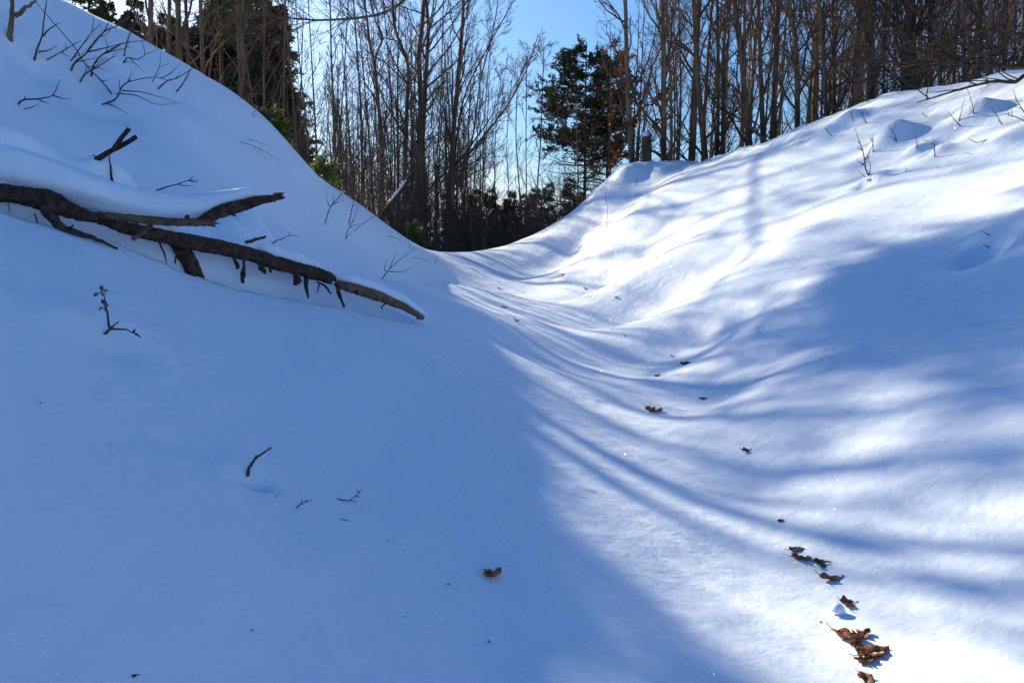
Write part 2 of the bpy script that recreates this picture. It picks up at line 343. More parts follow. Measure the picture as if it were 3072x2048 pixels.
# ------------------------------------------------------------------ build the snow sheet
def build_ground():
    def grow(start, stop, d0, g):
        out, p, d = [], start, d0
        while abs(p) < abs(stop):
            d *= g; p += math.copysign(d, stop); out.append(p)
        return out
    mid = list(np.arange(-4.6, 5.2, .04))
    xs = np.array(sorted(grow(mid[0], -420, .04, 1.055) + mid + grow(mid[-1], 420, .04, 1.055)))
    ys, y = [], 0.7
    while y < 27:
        ys.append(y); y += .014 + .0062 * y
    d = .2
    while y < 600:
        ys.append(y); d *= 1.05; y += d
    yb, d = 0.7, .05
    while yb > -60:
        d *= 1.12; yb -= d; ys.append(yb)
    ys = np.array(sorted(ys))
    X, Y = np.meshgrid(xs, ys)
    cx, cy = np.clip(X, -60, 60), np.clip(Y, -14, 150)
    Z = ground(cx, cy)
    m, k = X.shape
    mb = MB(); i = np.arange(m - 1)[:, None] * k + np.arange(k - 1)[None, :]
    mb.add(np.stack([X, Y, Z], -1).reshape(-1, 3), None, np.stack([i, i + 1, i + k + 1, i + k], -1).reshape(-1, 4))
    o = mb.build('snow_ground', M_SNOW)
    tag(o, 'deep drifted snow over the trail and both banks', 'snow', kind='structure')
    return X, Y, Z
GX, GY, GZ = build_ground()
# ------------------------------------------------------------------ tree builders
UP = np.array([0, 0, 1.0])
def nrm(v): return v / (np.linalg.norm(v) + 1e-9)
def perp(d, rng):
    a = rng.standard_normal(3); a -= d * a.dot(d); return nrm(a)
def limb_path(p, d, L, n, rng, jit, up):
    pts = [np.array(p, float)]; d = nrm(np.array(d, float)); s = L / n
    for _ in range(n):
        d = nrm(d + UP * up + rng.standard_normal(3) * jit)
        pts.append(pts[-1] + d * s)
    return np.array(pts)
def sub_limbs(mb, path, r0, L, level, rng, o):
    """side shoots on a limb, down to the twigs"""
    cnt = o['n'][level - 1]
    k = max(1, int(round(cnt * rng.uniform(.7, 1.3) * min(1.0, L / o['ref'][level - 1] + .25))))
    m = len(path)
    for i in range(k):
        f = rng.uniform(.18, .97); q = f * (m - 1); a = min(int(q), m - 2)
        p = path[a] + (path[a + 1] - path[a]) * (q - a); d = nrm(path[a + 1] - path[a])
        d2 = nrm(d + perp(d, rng) * rng.uniform(.45, .95) * o['spread'])
        L2 = L * rng.uniform(.28, .55) * (1.15 - .6 * f)
        if L2 < .1: continue
        r2 = max(o['rmin'], r0 * (1 - f * .75) * .5)
        seg = 4 if level == 1 else 3
        pa = limb_path(p, d2, L2, seg, rng, o['jit'] * 1.2, o['up'] * .8)
        mb.tube(pa, np.linspace(r2, o['rmin'] * .7, seg + 1), 3)
        if level < o['levels']: sub_limbs(mb, pa, r2, L2, level + 1, rng, o)
HARD = dict(limbs=24, start=.14, len=(1.4, 4.2), ang=(.5, .95), up=.07, jit=.13, n=(7, 5), ref=(2.5, .9), spread=.85, rmin=.0055, levels=2, bias=None)
def hardwood(path, r0, r1, seed, **kw):
    """trunk along a path, with ascending bare limbs; returns trunk and crown builders"""
    o = dict(HARD); o.update(kw); rng = np.random.default_rng(seed)
    p = spline(path, max(12, 4 * len(path))); m = len(p)
    f = np.linspace(0, 1, m); rad = r0 + (r1 - r0) * f ** .85
    rad = rad * (1 + .35 * np.exp(-f * 40 * max(.3, np.linalg.norm(p[-1] - p[0]) / 12)))
    tr, cr = MB(), MB()
    tr.tube(p, rad, 9, rough=.05, rng=rng)
    H = np.linalg.norm(p[-1] - p[0])
    for i in range(o['limbs']):
        g = o['start'] + (1 - o['start']) * ((i + rng.uniform(0, 1)) / o['limbs']) ** .95
        q = min(g, .985) * (m - 1); a = min(int(q), m - 2); c = p[a] + (p[a + 1] - p[a]) * (q - a)
        d = nrm(p[a + 1] - p[a]); az = perp(d, rng)
        if o['bias'] is not None: az = nrm(az + np.array(o['bias']))
        ang = rng.uniform(*o['ang']); dd = d * math.cos(ang) + az * math.sin(ang)
        L = rng.uniform(*o['len']) * (1.15 - .75 * g) * (0.55 + .45 * min(1, g / .35))
        r = min(rad[a] * .5, .012 + L * .010)
        seg = 7; pa = limb_path(c, dd, L, seg, rng, o['jit'], o['up'])
        cr.tube(pa, np.linspace(r, o['rmin'], seg + 1), 4)
        sub_limbs(cr, pa, r, L, 1, rng, o)
    return tr, cr
def blades(mb, P, D, L, W, rng):
    """many thin needle or leaf blades: base points P, directions D"""
    n = len(P); D = D / (np.linalg.norm(D, axis=1, keepdims=True) + 1e-9)
    s = rng.standard_normal((n, 3)); s -= D * (s * D).sum(1, keepdims=True); s /= np.linalg.norm(s, axis=1, keepdims=True) + 1e-9
    L = np.broadcast_to(L, (n,))[:, None]; W = np.broadcast_to(W, (n,))[:, None]
    v = np.stack([P, P + D * L * .5 + s * W, P + D * L, P + D * L * .5 - s * W], 1).reshape(-1, 3)
    mb.add(v, None, np.arange(4 * n).reshape(n, 4))
def conifer(H, r0, seed, bare=.12, width=2.3, droop=-.06, dens=1.0, tuft=.13, whorls=34, lean=(0, 0), shape=None, per=6, gap=0.0, lobes=None, bare_sub=1.0):
    """trunk, bare branches, needles; returns three builders"""
    rng = np.random.default_rng(seed)
    p = spline([(0, 0, -.4), (lean[0] * .3, lean[1] * .3, H * .4), (lean[0], lean[1], H)], 18)
    tr, br, ne = MB(), MB(), MB(); tr.tube(p, np.linspace(r0, .015, 18), 8, rough=.05, rng=rng)
    PP, DD = [], []
    for w in range(whorls):
        g = .04 + .95 * (w + rng.uniform(0, .8)) / whorls
        c = np.array([np.interp(g, np.linspace(0, 1, 18), p[:, k]) for k in range(3)])
        prof = shape(g) if shape else (1 - g) ** .7 * min(1, .45 + g * 2.2)
        for b in range(per):
            az = rng.uniform(0, 2 * math.pi); L = width * prof * rng.uniform(.55, 1.12) + .12
            if rng.uniform() < gap: continue
            if lobes: L *= lobes(g, az)
            d = np.array([math.cos(az), math.sin(az), rng.uniform(-.1, .3)])
            pa = limb_path(c, d, L, 5, rng, .10, droop)
            r = .008 + .009 * L
            br.tube(pa, np.linspace(r, .004, 6), 3)
            needled = g > bare + rng.uniform(-.06, .06)
            for s in range(int((4 + L * 5.0) * (1 if needled else bare_sub))):
                f = rng.uniform(.2, 1.0); q = f * 5; a = min(int(q), 4); c2 = pa[a] + (pa[a + 1] - pa[a]) * (q - a); dm = nrm(pa[a + 1] - pa[a])
                d2 = nrm(dm * rng.uniform(.3, .9) + perp(dm, rng) * np.array([1, 1, .45]) * rng.uniform(.5, 1))
                l2 = L * rng.uniform(.16, .36) * (1.2 - .6 * f) + .08
                e2 = c2 + d2 * l2 + np.array([0, 0, -.05 * l2])
                br.tube(np.array([c2, (c2 + e2) / 2 + rng.standard_normal(3) * .02, e2]), [.005, .004, .003], 3)
                if needled:
                    k = int(dens * (4 + l2 * 22)); t = rng.uniform(.15, 1.05, k)[:, None]
                    PP.append(c2 + (e2 - c2) * t + rng.standard_normal((k, 3)) * .02); DD.append(d2 * .8 + rng.standard_normal((k, 3)) * .55 + np.array([0, 0, .15]))
    if PP:
        P, D = np.vstack(PP), np.vstack(DD); n = len(P)
        blades(ne, P, D, tuft * rng.uniform(.6, 1.3, n), tuft * rng.uniform(.10, .2, n), rng)
    return tr, br, ne
def sapling(H, r0, seed, **kw):
    rng = np.random.default_rng(seed); a = rng.uniform(0, 6.28); l = H * rng.uniform(.02, .09)
    path = [(0, 0, -.3), (l * .2 * math.cos(a + 1), l * .2 * math.sin(a + 1), H * .35), (l * .6 * math.cos(a), l * .6 * math.sin(a), H * .7), (l * math.cos(a), l * math.sin(a), H)]
    q = dict(limbs=17, start=.10, len=(.7, 2.0), ang=(.35, .8), n=(5, 3), ref=(1.2, .5), rmin=.0045, up=.09); q.update(kw)
    return hardwood(path, r0, .006, seed, **q)
def shrub(H, stems, seed, spread=.45, **kw):
    rng = np.random.default_rng(seed); tr, cr = MB(), MB()
    for i in range(stems):
        a = rng.uniform(0, 6.28); k = rng.uniform(.1, spread) * H; h = H * rng.uniform(.6, 1.05); b = rng.uniform(0, .25, 2) - .12
        path = [(b[0], b[1], -.25), (b[0] + .35 * k * math.cos(a), b[1] + .35 * k * math.sin(a), h * .5), (b[0] + k * math.cos(a), b[1] + k * math.sin(a), h)]
        q = dict(limbs=9, start=.12, len=(.4, 1.3), ang=(.4, 1.0), n=(4, 3), ref=(.9, .4), rmin=.004, up=.03, jit=.17); q.update(kw)
        t, c = hardwood(path, rng.uniform(.010, .022), .004, seed * 31 + i, **q)
        for s, d in ((t, tr), (c, cr)):
            for v in s.v: pass
            off = d.n; d.v += s.v; d.f3 += [f + off for f in s.f3]; d.f4 += [f + off for f in s.f4]; d.n += s.n
    return tr, cr
def proto(builders, names, mats):
    return [(n, b.mesh(n, m)) for b, n, m in zip(builders, names, mats) if b.n]
def place(name, pr, loc, rz, sc, label, cat, group=None):
    """a tree of a kind that is already built: its own object with its own parts, meshes shared"""
    e = empty(name, loc, label, cat, group, rz, sc)
    for n, me in pr: link(bpy.data.objects.new(n, me), e)
    return e
def custom_tree(name, pix, Y, r0, r1, seed, label, cat, group=None, dy=0.0, top=16.0, mats=None, lift=0.25, **kw):
    """a tree whose stem follows what the photograph shows of it, standing at its own distance"""
    pts = [np.array(at(px, py, Y + dy * i / max(1, len(pix) - 1))) for i, (px, py) in enumerate(pix)]
    base = pts[0].copy(); base[2] = min(gz(base[0], base[1]), base[2]) - lift
    d = nrm(pts[-1] - pts[-2]); d = nrm(d + UP * .35)
    e = empty(name, tuple(base), label, cat, group)
    if top > 0:
        h = pts[-1][2] - base[2]; ext = max(0.5, top - h)
        pts += [pts[-1] + d * ext * .5, pts[-1] + nrm(d + UP * .3) * ext]
    path = [p - base for p in ([base] + pts)]
    if np.linalg.norm(path[1]) < .3: path.pop(1)
    tr, cr = hardwood(path, r0, r1, seed, **kw)
    mt = mats or (M_BARK, M_TWIG)
    tr.build('trunk', mt[0], e); cr.build('crown', mt[1], e)
    return e
# ------------------------------------------------------------------ the woods
rs = random.Random(11)
HP = [proto(hardwood([(0, 0, -.3), (.1 * a, .05, 5), (.25 * a, .1 * b, 10), (.4 * a, .3 * b, 15.5)], .115, .015, 100 + i, start=.16, limbs=26), ('trunk', 'crown'), (M_BARK, M_TWIG))
      for i, (a, b) in enumerate([(1, 1), (-2, .5), (2.5, -1), (-1, -2), (.3, 2)])]
SAP = [proto(sapling(rs.uniform(6.0, 8.5), .036, 200 + i), ('trunk', 'crown'), (M_BARK, M_TWIG)) for i in range(6)]
BRU = [proto(shrub(rs.uniform(2.4, 3.2), 6, 300 + i), ('stem', 'crown'), (M_BARK, M_TWIG)) for i in range(4)]
CON = [proto(conifer(13.5, .16, 400 + i, bare=.12, width=2.5, whorls=44, dens=2.6, per=8, tuft=.15), ('trunk', 'branches', 'needles'), (M_PBARK, M_PBARK, M_NEEDLE)) for i in range(3)]
FARC = [proto(conifer(6.0, .07, 430 + i, bare=.02, width=1.35, whorls=24, dens=1.3, tuft=.17, per=6, droop=.03), ('trunk', 'branches', 'needles'), (M_PBARK, M_PBARK, M_NEEDLE)) for i in range(2)]

def spot(px, Y): return ((px - 1536.0) / FPX * Y * 1.0, Y)
ORD = ['first', 'second', 'third', 'fourth', 'fifth', 'sixth', 'seventh', 'eighth', 'ninth', 'tenth', 'eleventh', 'twelfth', 'thirteenth', 'fourteenth', 'fifteenth', 'sixteenth', 'seventeenth', 'eighteenth', 'nineteenth', 'twentieth']

def centre_tree(name, pix, Y, r0, r1, seed, label, cat, group=None, top=16.0, **kw):
    K = 1.36; kw['len'] = tuple(v * K for v in kw['len']); kw['rmin'] = .0075
    return custom_tree(name, pix, Y * K, r0 * K, r1 * K, seed, label, cat, group, top=top * K, **kw)
# the dark backlit hardwoods beyond the foot of the left bank
centre_tree('hardwood_tree', [(1250, 700), (1252, 600), (1258, 430), (1262, 300), (1257, 180), (1266, 80), (1272, 0)], 25.0, .145, .03, 1, 'thickest dark bare trunk at the middle of the gap, forking above a straight bole', 'tree', top=10.5, limbs=24, start=.2, len=(2.0, 4.6))
centre_tree('hardwood_tree', [(1266, 640), (1268, 420), (1274, 300), (1280, 190), (1285, 90), (1279, 0)], 25.3, .10, .03, 2, 'dark bare trunk pressed close against the thickest one in the gap', 'tree', top=10.2, limbs=18, start=.3, len=(1.8, 4.2), bias=(.5, 0, 0))
centre_tree('hardwood_tree', [(1213, 700), (1214, 560), (1217, 440), (1222, 300), (1224, 196), (1186, 90), (1178, 0)], 25.8, .10, .025, 3, 'dark bare trunk bending away to the left above a straight bole', 'tree', top=10.0, limbs=20, start=.25, len=(1.6, 3.8))
centre_tree('hardwood_tree', [(1336, 770), (1342, 680), (1353, 522), (1361, 392), (1370, 283), (1379, 174), (1388, 65), (1390, 0)], 26.5, .125, .03, 4, 'dark bare trunk leaning slightly right over the dip in the trail', 'tree', top=10.8, limbs=20, start=.28, len=(1.6, 4.0), bias=(.5, 0, .1))
for k, (px0, pts, r) in enumerate([(1361, [(1358, 560), (1395, 480), (1450, 410), (1520, 320), (1575, 220), (1615, 105)], .055),
                                   (1370, [(1350, 640), (1372, 400), (1400, 270), (1470, 130), (1546, -5)], .05),
                                   (1352, [(1345, 600), (1385, 520), (1420, 400), (1440, 250), (1480, 90), (1500, -40)], .045)]):
    centre_tree('hardwood_tree', pts, 26.9 + .3 * k, r, .014, 10 + k, ['long bare stem sweeping out to the upper right over the gap in the trees', 'bare stem fanning up and right from beside the leaning trunk', 'thin bare stem curving upward between the two fanning stems'][k], 'tree', top=0, limbs=22, start=.15, len=(.9, 2.6), ang=(.3, .7), lift=.6, bias=(.3, 0, .2), rmin=.006)
centre_tree('hardwood_tree', [(1150, 700), (1148, 566), (1144, 435), (1135, 305), (1124, 196), (1109, 131), (1102, 65), (1092, 0)], 25.0, .078, .02, 5, 'slim dark trunk with a gentle double bend and a looping side limb', 'tree', top=9.8, limbs=20, start=.2, len=(1.2, 3.2))
centre_tree('hardwood_tree', [(1140, 400), (1126, 190), (1146, 118), (1122, 52), (1110, -10)], 25.05, .045, .015, 6, 'looping side stem rising out of the double-bent slim trunk', 'tree', top=8, limbs=12, start=.4, len=(.8, 2.4), lift=.1)
for k, (a, w, Y) in enumerate([([(1085, 660), (1087, 450), (1078, 250), (1060, 0)], .05, 24.), ([(1010, 560), (1003, 380), (995, 200), (990, 0)], .045, 22.), ([(1040, 620), (1020, 420), (1030, 260), (1045, 0)], .03, 23.),
                              ([(1180, 700), (1184, 450), (1170, 240), (1150, 0)], .035, 28.), ([(1305, 760), (1310, 500), (1322, 300), (1330, 0)], .035, 28.), ([(1440, 770), (1448, 560), (1452, 380), (1470, 150)], .03, 30.),
                              ([(1560, 740), (1560, 600), (1548, 420), (1552, 260)], .04, 33.), ([(1582, 740), (1580, 600), (1578, 430), (1580, 220)], .035, 34.), ([(1606, 720), (1612, 560), (1622, 420), (1630, 200)], .045, 32.),
                              ([(1500, 760), (1484, 560), (1488, 380), (1500, 260)], .028, 35.), ([(1525, 760), (1528, 600), (1520, 450), (1530, 300)], .025, 36.)]):
    centre_tree('hardwood_tree', a, Y, w, .01, 20 + k, 'slim bare hardwood, %s of the thin stems counted from the dark pines' % ORD[[1, 0, 2, 3, 4, 5, 8, 9, 10, 6, 7][k]] if k not in (1,) else 'slim bare hardwood, first of the thin stems counted from the dark pines', 'tree', 'thin stems in the gap', top=(9 if k < 6 else 8), limbs=20, start=.2, len=(.8, 2.4), ang=(.3, .75), rmin=.006)

# the sunlit stand on top of the right bank
RT = [([(1897, 515), (1884, 300), (1876, 0)], .115, 21.8), ([(1938, 505), (1936, 250), (1925, 0)], .085, 21.5), ([(1992, 500), (1993, 216), (1987, 0)], .088, 21.0),
      ([(2116, 485), (2097, 270), (2081, 0)], .112, 20.2), ([(2152, 474), (2155, 216), (2152, 0)], .062, 20.6), ([(2168, 470), (2170, 162), (2186, 0)], .06, 21.5), ([(2249, 445), (2229, 216), (2203, 0)], .11, 19.6),
      ([(2289, 430), (2280, 162), (2275, 0)], .085, 19.8), ([(2327, 410), (2325, 162), (2331, 0)], .042, 19.6), ([(2392, 392), (2388, 135), (2362, 0)], .088, 18.6), ([(2479, 364), (2469, 162), (2457, 0)], .068, 17.6),
      ([(2503, 352), (2502, 160), (2499, 0)], .045, 17.8), ([(2611, 330), (2617, 162), (2606, 0)], .10, 17.4), ([(2732, 315), (2731, 150), (2735, 0)], .20, 16.6), ([(2790, 300), (2794, 120), (2795, 0)], .075, 17.0),
      ([(2819, 290), (2821, 120), (2823, 0)], .05, 15.4), ([(2890, 268), (2893, 100), (2896, 0)], .045, 15.0), ([(2938, 250), (2942, 100), (2945, 0)], .042, 15.6), ([(2968, 240), (2970, 100), (2972, 0)], .066, 14.4), ([(3012, 230), (3013, 100), (3012, 0)], .05, 15.5)]
for k, (a, w, Y) in enumerate(RT):
    if k == 1: continue
    lab = '%s bare trunk along the right bank top, counted from the copper-leaved sapling outward' % ORD[k if k < 1 else k - 1]
    if k == 13: lab = 'broadest trunk on the right bank, dark and wrapped in fine shoots'
    custom_tree('hardwood_tree', a, Y + .5, w, .02, 50 + k, lab, 'tree', 'sunlit trunks on the right bank', limbs=26 if k != 13 else 60, start=.06, len=(1.0, 3.6), ang=(.4, 1.0), top=14, lift=.5)
# pines left of the gap: tall ones with clear lower trunks in front, full ones behind; tall crowns shaped to shade the right bank
TALL = [proto(conifer(13.0, .15, 470 + i, bare=.71, width=2.2, whorls=40, dens=1.1, per=7, droop=.0, bare_sub=.35, shape=lambda g: float(np.interp(g, [0, .62, .70, .78, .9, 1], [.02, .02, .7, 1.0, .75, .2]))), ('trunk', 'branches', 'needles'), (M_PBARK, M_PBARK, M_NEEDLE)) for i in range(2)]
PINES = [(694, 27.5, 1.00, 1, 'tall dark pine with a clear straight trunk, left of the two foremost'), (748, 27.0, 0.97, 1, 'tall dark pine with a clear trunk, right of the two foremost'), (600, 59.6, 1.44, 0, 'dark pine left of the clear-trunked pair in the clump'), (540, 61.1, 1.53, 0, 'dark pine half hidden by the bank crest past the skyline twig'),
         (800, 65.3, 1.80, 0, 'dark pine second from the gap in the clump'), (450, 30.0, 0.70, 0, 'dark pine toward the left end of the clump behind the twigs'), (845, 66.7, 1.74, 0, 'dark pine of the clump standing right at the gap'), (370, 31.0, 0.72, 0, 'dark pine at the far left end of the clump above the twigs'),
         (765, 62.5, 1.69, 0, 'dark pine filling the clump between the clear trunks and the gap'), (690, 65.3, 1.80, 0, 'dark pine filling in behind the clear-trunked pair'), (892, 66.7, 1.19, 0, 'shorter dark pine low beside the gap'), (938, 63.9, 0.84, 0, 'little dark pine below the clump edge where the bare stems begin'),
         (735, 71.0, 1.95, 0, 'tall dark pine far back behind the clear-trunked pair'), (565, 65.3, 1.59, 0, 'tall dark pine far back above the skyline twig'), (490, 59.6, 1.45, 0, 'dark pine far back toward the left end of the clump'), (870, 76.7, 1.99, 0, 'farthest dark pine showing beyond the clump edge at the gap'), (630, 68.2, 1.65, 0, 'dark pine far back in the middle of the clump'), (655, 66.7, 1.71, 0, 'dark pine seen just left of the clear-trunked pair'), (420, 62.5, 1.52, 0, 'dark pine far back at the left end of the clump'),
         (520, 73.8, 1.74, 0, 'one of the dark pines packed close at the back of the clump'), (585, 75.3, 1.77, 0, 'one of the dark pines packed close at the back of the clump'), (660, 78.1, 1.89, 0, 'one of the dark pines packed close at the back of the clump'), (705, 76.7, 2.07, 0, 'one of the dark pines packed close at the back of the clump'), (770, 78.1, 2.12, 0, 'one of the dark pines packed close at the back of the clump'), (820, 79.5, 2.12, 0, 'one of the dark pines packed close at the back of the clump'), (455, 75.3, 1.74, 0, 'one of the dark pines packed close at the back of the clump'), (340, 63.9, 1.52, 0, 'one of the dark pines packed close at the back of the clump'), (395, 73.8, 1.74, 0, 'one of the dark pines packed close at the back of the clump'), (280, 71.0, 1.67, 0, 'one of the dark pines packed close at the back of the clump'),
         (320, 24.0, 0.59, 0, 'narrow dark pine whose tip clears the crest near the top of the left bank'), (240, 62.0, 1.55, 0, 'one of the dark pines packed close at the back of the clump'), (310, 66.0, 1.60, 0, 'one of the dark pines packed close at the back of the clump'), (365, 64.0, 1.60, 0, 'one of the dark pines packed close at the back of the clump'), (190, 60.0, 1.50, 0, 'one of the dark pines packed close at the back of the clump'), (430, 66.0, 1.65, 0, 'one of the dark pines packed close at the back of the clump'),
         (598, 27.5, 1.0, 1, 'added tall clear-trunked dark pine standing apart to the left of the foremost pair')]  # last one added to widen the shade on the right bank
for k, (px, Y, s, kind, lb) in enumerate(PINES):
    x, y = spot(px, Y)
    place('pine_tree', TALL[k % 2] if kind else CON[k % 3], (x, y, gz(x, y) - .2), 1.7 * k, s, lb, 'tree', 'dark pines behind the left bank')
# hardwoods standing before the pines; their stems streak the trail with shade
for k, (px, Y, s) in enumerate([(470, 19.0, .78), (540, 22.0, .8), (570, 17.2, .75), (640, 21.0, .8), (735, 20.5, .72)]):
    x, y = spot(px, Y)
    place('hardwood_tree', HP[(k + 2) % 5], (x, y, gz(x, y) - .2), 2.6 * k, s, 'bare hardwood before the dark pines, %s along the left bank crest from the top' % ORD[k], 'tree', 'hardwoods before the pines')

# fill: hardwoods, saplings and brush
def scatter(n, gen, mind, seed):
    r = random.Random(seed); out = []
    for _ in range(n * 30):
        x, y = gen(r)
        if all((x - a) ** 2 + (y - b) ** 2 > mind * mind for a, b in out): out.append((x, y))
        if len(out) == n: break
    return out
def fill(name, pts, pr, sc, label, group, seed, cat='tree', sink=.1):
    r = random.Random(seed)
    zs = ground(np.array([p[0] for p in pts]), np.array([p[1] for p in pts]))
    for (x, y), z in zip(pts, zs):
        place(name, pr[r.randrange(len(pr))], (x, y, float(z) - sink), r.uniform(0, 6.28), r.uniform(*sc), label, cat, group)
def crest_at(px): return float(np.interp(px, [900, 1150, 1280, 1470, 1600, 1850, 2130, 2400, 2600, 2800, 3072], [16, 19.5, 26, 27, 26, 22.5, 20.5, 18, 16, 15, 14]))
def wedge(p0, p1, y0, y1):
    def g(r):
        while True:
            px = r.uniform(p0, p1); Y = r.uniform(y0, y1)
            if Y > crest_at(px) + .4: return ((px - 1536) / FPX * Y, Y)
    def old(r):
        Y = r.uniform(y0, y1); return ((r.uniform(p0, p1) - 1536) / FPX * Y, Y)
    return g
fill('hardwood_tree', scatter(36, wedge(1950, 3150, 22, 46), 1.2, 1), HP, (.75, 1.1), 'bare hardwood standing deeper in the stand behind the right bank', 'hardwoods deep in the right stand', 1)
fill('hardwood_sapling', scatter(60, wedge(1880, 3150, 16, 34), .55, 2), SAP, (.7, 1.15), 'thin bare sapling among the trunks on the right bank', 'saplings in the right stand', 2)
fill('hardwood_tree', scatter(56, wedge(900, 1440, 44, 76), 1.2, 3), HP, (.7, 1.15), 'bare hardwood far back behind the dark central trunks', 'hardwoods beyond the gap', 3)
fill('hardwood_sapling', scatter(74, wedge(880, 1450, 31, 56), .6, 4), SAP, (.8, 1.5), 'thin bare sapling behind the foot of the left bank', 'saplings beyond the left bank', 4)
fill('hardwood_sapling', scatter(14, wedge(1440, 1700, 34, 52), .9, 5), SAP, (.6, .85), 'thin bare sapling in the open gap beyond the trail', 'saplings in the gap', 5)
fill('brush_shrub', scatter(84, wedge(1000, 1730, 29, 50), .6, 6), BRU, (.8, 1.5), 'tangled bare brush below the gap, beyond the trail crest', 'brush beyond the trail crest', 6, 'shrub')
fill('young_pine', scatter(30, wedge(1180, 1720, 46, 62), 1.0, 7), FARC, (.72, 1.05), 'small dark pine in the low line of evergreens beyond the trail', 'low evergreens beyond the trail', 7)
fill('brush_shrub', scatter(48, wedge(560, 1170, 16, 34), .6, 8), BRU, (.6, 1.15), 'tangled bare brush between the pines and the left bank', 'brush behind the left bank', 8, 'shrub')
fill('brush_shrub', scatter(36, wedge(1850, 3120, 17, 26), .8, 9), BRU, (.45, .8), 'low bare brush at the feet of the trunks on the right bank', 'brush in the right stand', 9, 'shrub')
fill('hardwood_tree', scatter(10, wedge(60, 520, 36, 52), 1.5, 10), HP, (.7, .85), 'bare hardwood seen through the dark pines on the left', 'hardwoods behind the pines', 10)
fill('brush_shrub', scatter(9, wedge(400, 570, 14.6, 18), .6, 12), BRU, (.4, .6), 'low bare brush just over the left bank crest, below the straight hardwoods', 'brush at the left crest', 12, 'shrub')
for k, (px, Y, s) in enumerate([(786, 24.0, 1.25), (822, 21.0, 1.15), (858, 25.0, 1.3), (900, 22.5, 1.2), (930, 26.0, 1.25), (968, 23.5, 1.15)]):  # saplings added to streak the middle of the trail with thin shade
    x, y = spot(px, Y)
    place('hardwood_sapling', SAP[k % 6], (x, y, gz(x, y) - .1), 1.9 * k, s, 'added slim sapling on the left bank edge, %s from the dark pines toward the gap' % ORD[k], 'tree', 'saplings along the left bank edge')
# ------------------------------------------------------------------ the fallen log
def rpx(w, Y): return w * .5 / FPX * Y
def pix_path(pix, n):
    """pixel stations (x, y, distance, width) -> smooth 3-D path with radii"""
    p = np.array([at(a, b, Y) for a, b, Y, w in pix]); r = np.array([rpx(w, Y) for a, b, Y, w in pix])
    sp = spline(p, n); rr = np.interp(np.linspace(0, 1, n), np.linspace(0, 1, len(r)), r)
    return sp, rr
rg = np.random.default_rng(77)
log = empty('fallen_log', at(620, 860, 5.2), 'dark rotten broken log lying along the left bank, half buried in snow', 'log')
def log_part(name, pix, m, n=26, sides=22, rough=.07, flat=1.0, label=None, wob=.004, parent=log, cap=True):
    n = int(n * 1.8); p, r = pix_path(pix, n); p = p + rg.standard_normal(p.shape) * wob * .5
    ln = np.linalg.norm(np.diff(p, axis=0), axis=1).sum(); k = np.linspace(0, ln, n)[:, None]; a = np.arange(sides)[None, :] * 2 * math.pi / sides; o_ = rg.uniform(0, 90)
    ca, sa = np.cos(a), np.sin(a)
    dp = 1 + .16 * noise2(k * 3.5 + ca * .8 + o_, sa * .9 + 2 * ca) + rough * 1.6 * noise2(k * 9 + o_ + ca, sa * 2.6 + ca * 1.7) + rough * 1.2 * noise2(k * 4 + o_, a * 3.4) + rough * .8 * noise2(k * 30 + ca * 2, sa * 6 + o_)
    mb = MB(); mb.tube(p - np.array(log.location), r, sides, cap=cap, flat=flat, disp=dp)
    vv = mb.v[0]; tg = nrm(p[-1] - p[-2])
    if cap and sides > 10:
        vv[(n - 1) * sides:n * sides] += (tg[None, :] * rg.uniform(-.4, 1.1, (sides, 1)) * r[-1]).astype(np.float32); vv[-1] -= (tg * r[-1] * .5).astype(np.float32)
    o = mb.build(name, m, parent, smooth=True)
    if label: o['label'] = label
    return o
log_part('upper_stem', [(-260, 548, 4.30, 54), (0, 578, 4.42, 50), (80, 588, 4.46, 54), (130, 600, 4.48, 60), (170, 614, 4.5, 58), (215, 632, 4.53, 46), (270, 650, 4.57, 32), (330, 656, 4.62, 26)], M_LOG, n=40)
log_part('bare_stem', [(262, 648, 4.58, 18), (310, 647, 4.6, 22), (400, 656, 4.66, 23), (500, 665, 4.74, 23), (590, 668, 4.82, 22), (640, 669, 4.88, 18)], M_WOOD, n=34, rough=.05, label='barkless broken stem with splintered end')
log_part('lower_stem', [(270, 655, 4.64, 16), (330, 670, 4.72, 26), (400, 690, 4.82, 36), (470, 705, 4.94, 42), (560, 724, 5.13, 44), (660, 741, 5.34, 43), (760, 768, 5.52, 42), (860, 798, 5.72, 41), (940, 818, 5.9, 38), (990, 834, 6.02, 33)], M_LOG, n=60)
log_part('tail_stem', [(1006, 850, 6.02, 20), (1050, 862, 6.12, 30), (1110, 878, 6.28, 32), (1170, 902, 6.45, 27), (1220, 925, 6.58, 20), (1264, 952, 6.72, 14)], M_WOOD, n=34, label='thin splintered tail of the log')
log_part('upper_limb', [(588, 666, 4.95, 16), (620, 652, 4.97, 26), (670, 632, 5.0, 36), (720, 618, 5.04, 34), (765, 604, 5.08, 30), (800, 597, 5.11, 24), (842, 590, 5.15, 18)], M_LOG, n=34)
log_part('buttress', [(520, 720, 5.2, 40), (546, 752, 5.22, 54), (572, 795, 5.24, 46), (598, 845, 5.26, 34), (615, 890, 5.28, 20)], M_LOG, n=16, rough=.1)
log_part('front_branch', [(140, 628, 4.46, 40), (160, 655, 4.44, 30), (185, 682, 4.42, 24), (235, 700, 4.42, 17), (290, 718, 4.44, 12), (352, 746, 4.5, 6)], M_LOG, n=24)
log_part('stub', [(455, 674, 4.82, 12), (430, 694, 4.78, 13), (398, 718, 4.72, 12)], M_WOOD, n=8)
log_part('stub', [(205, 690, 4.4, 8), (220, 676, 4.4, 4)], M_LOG, n=6)
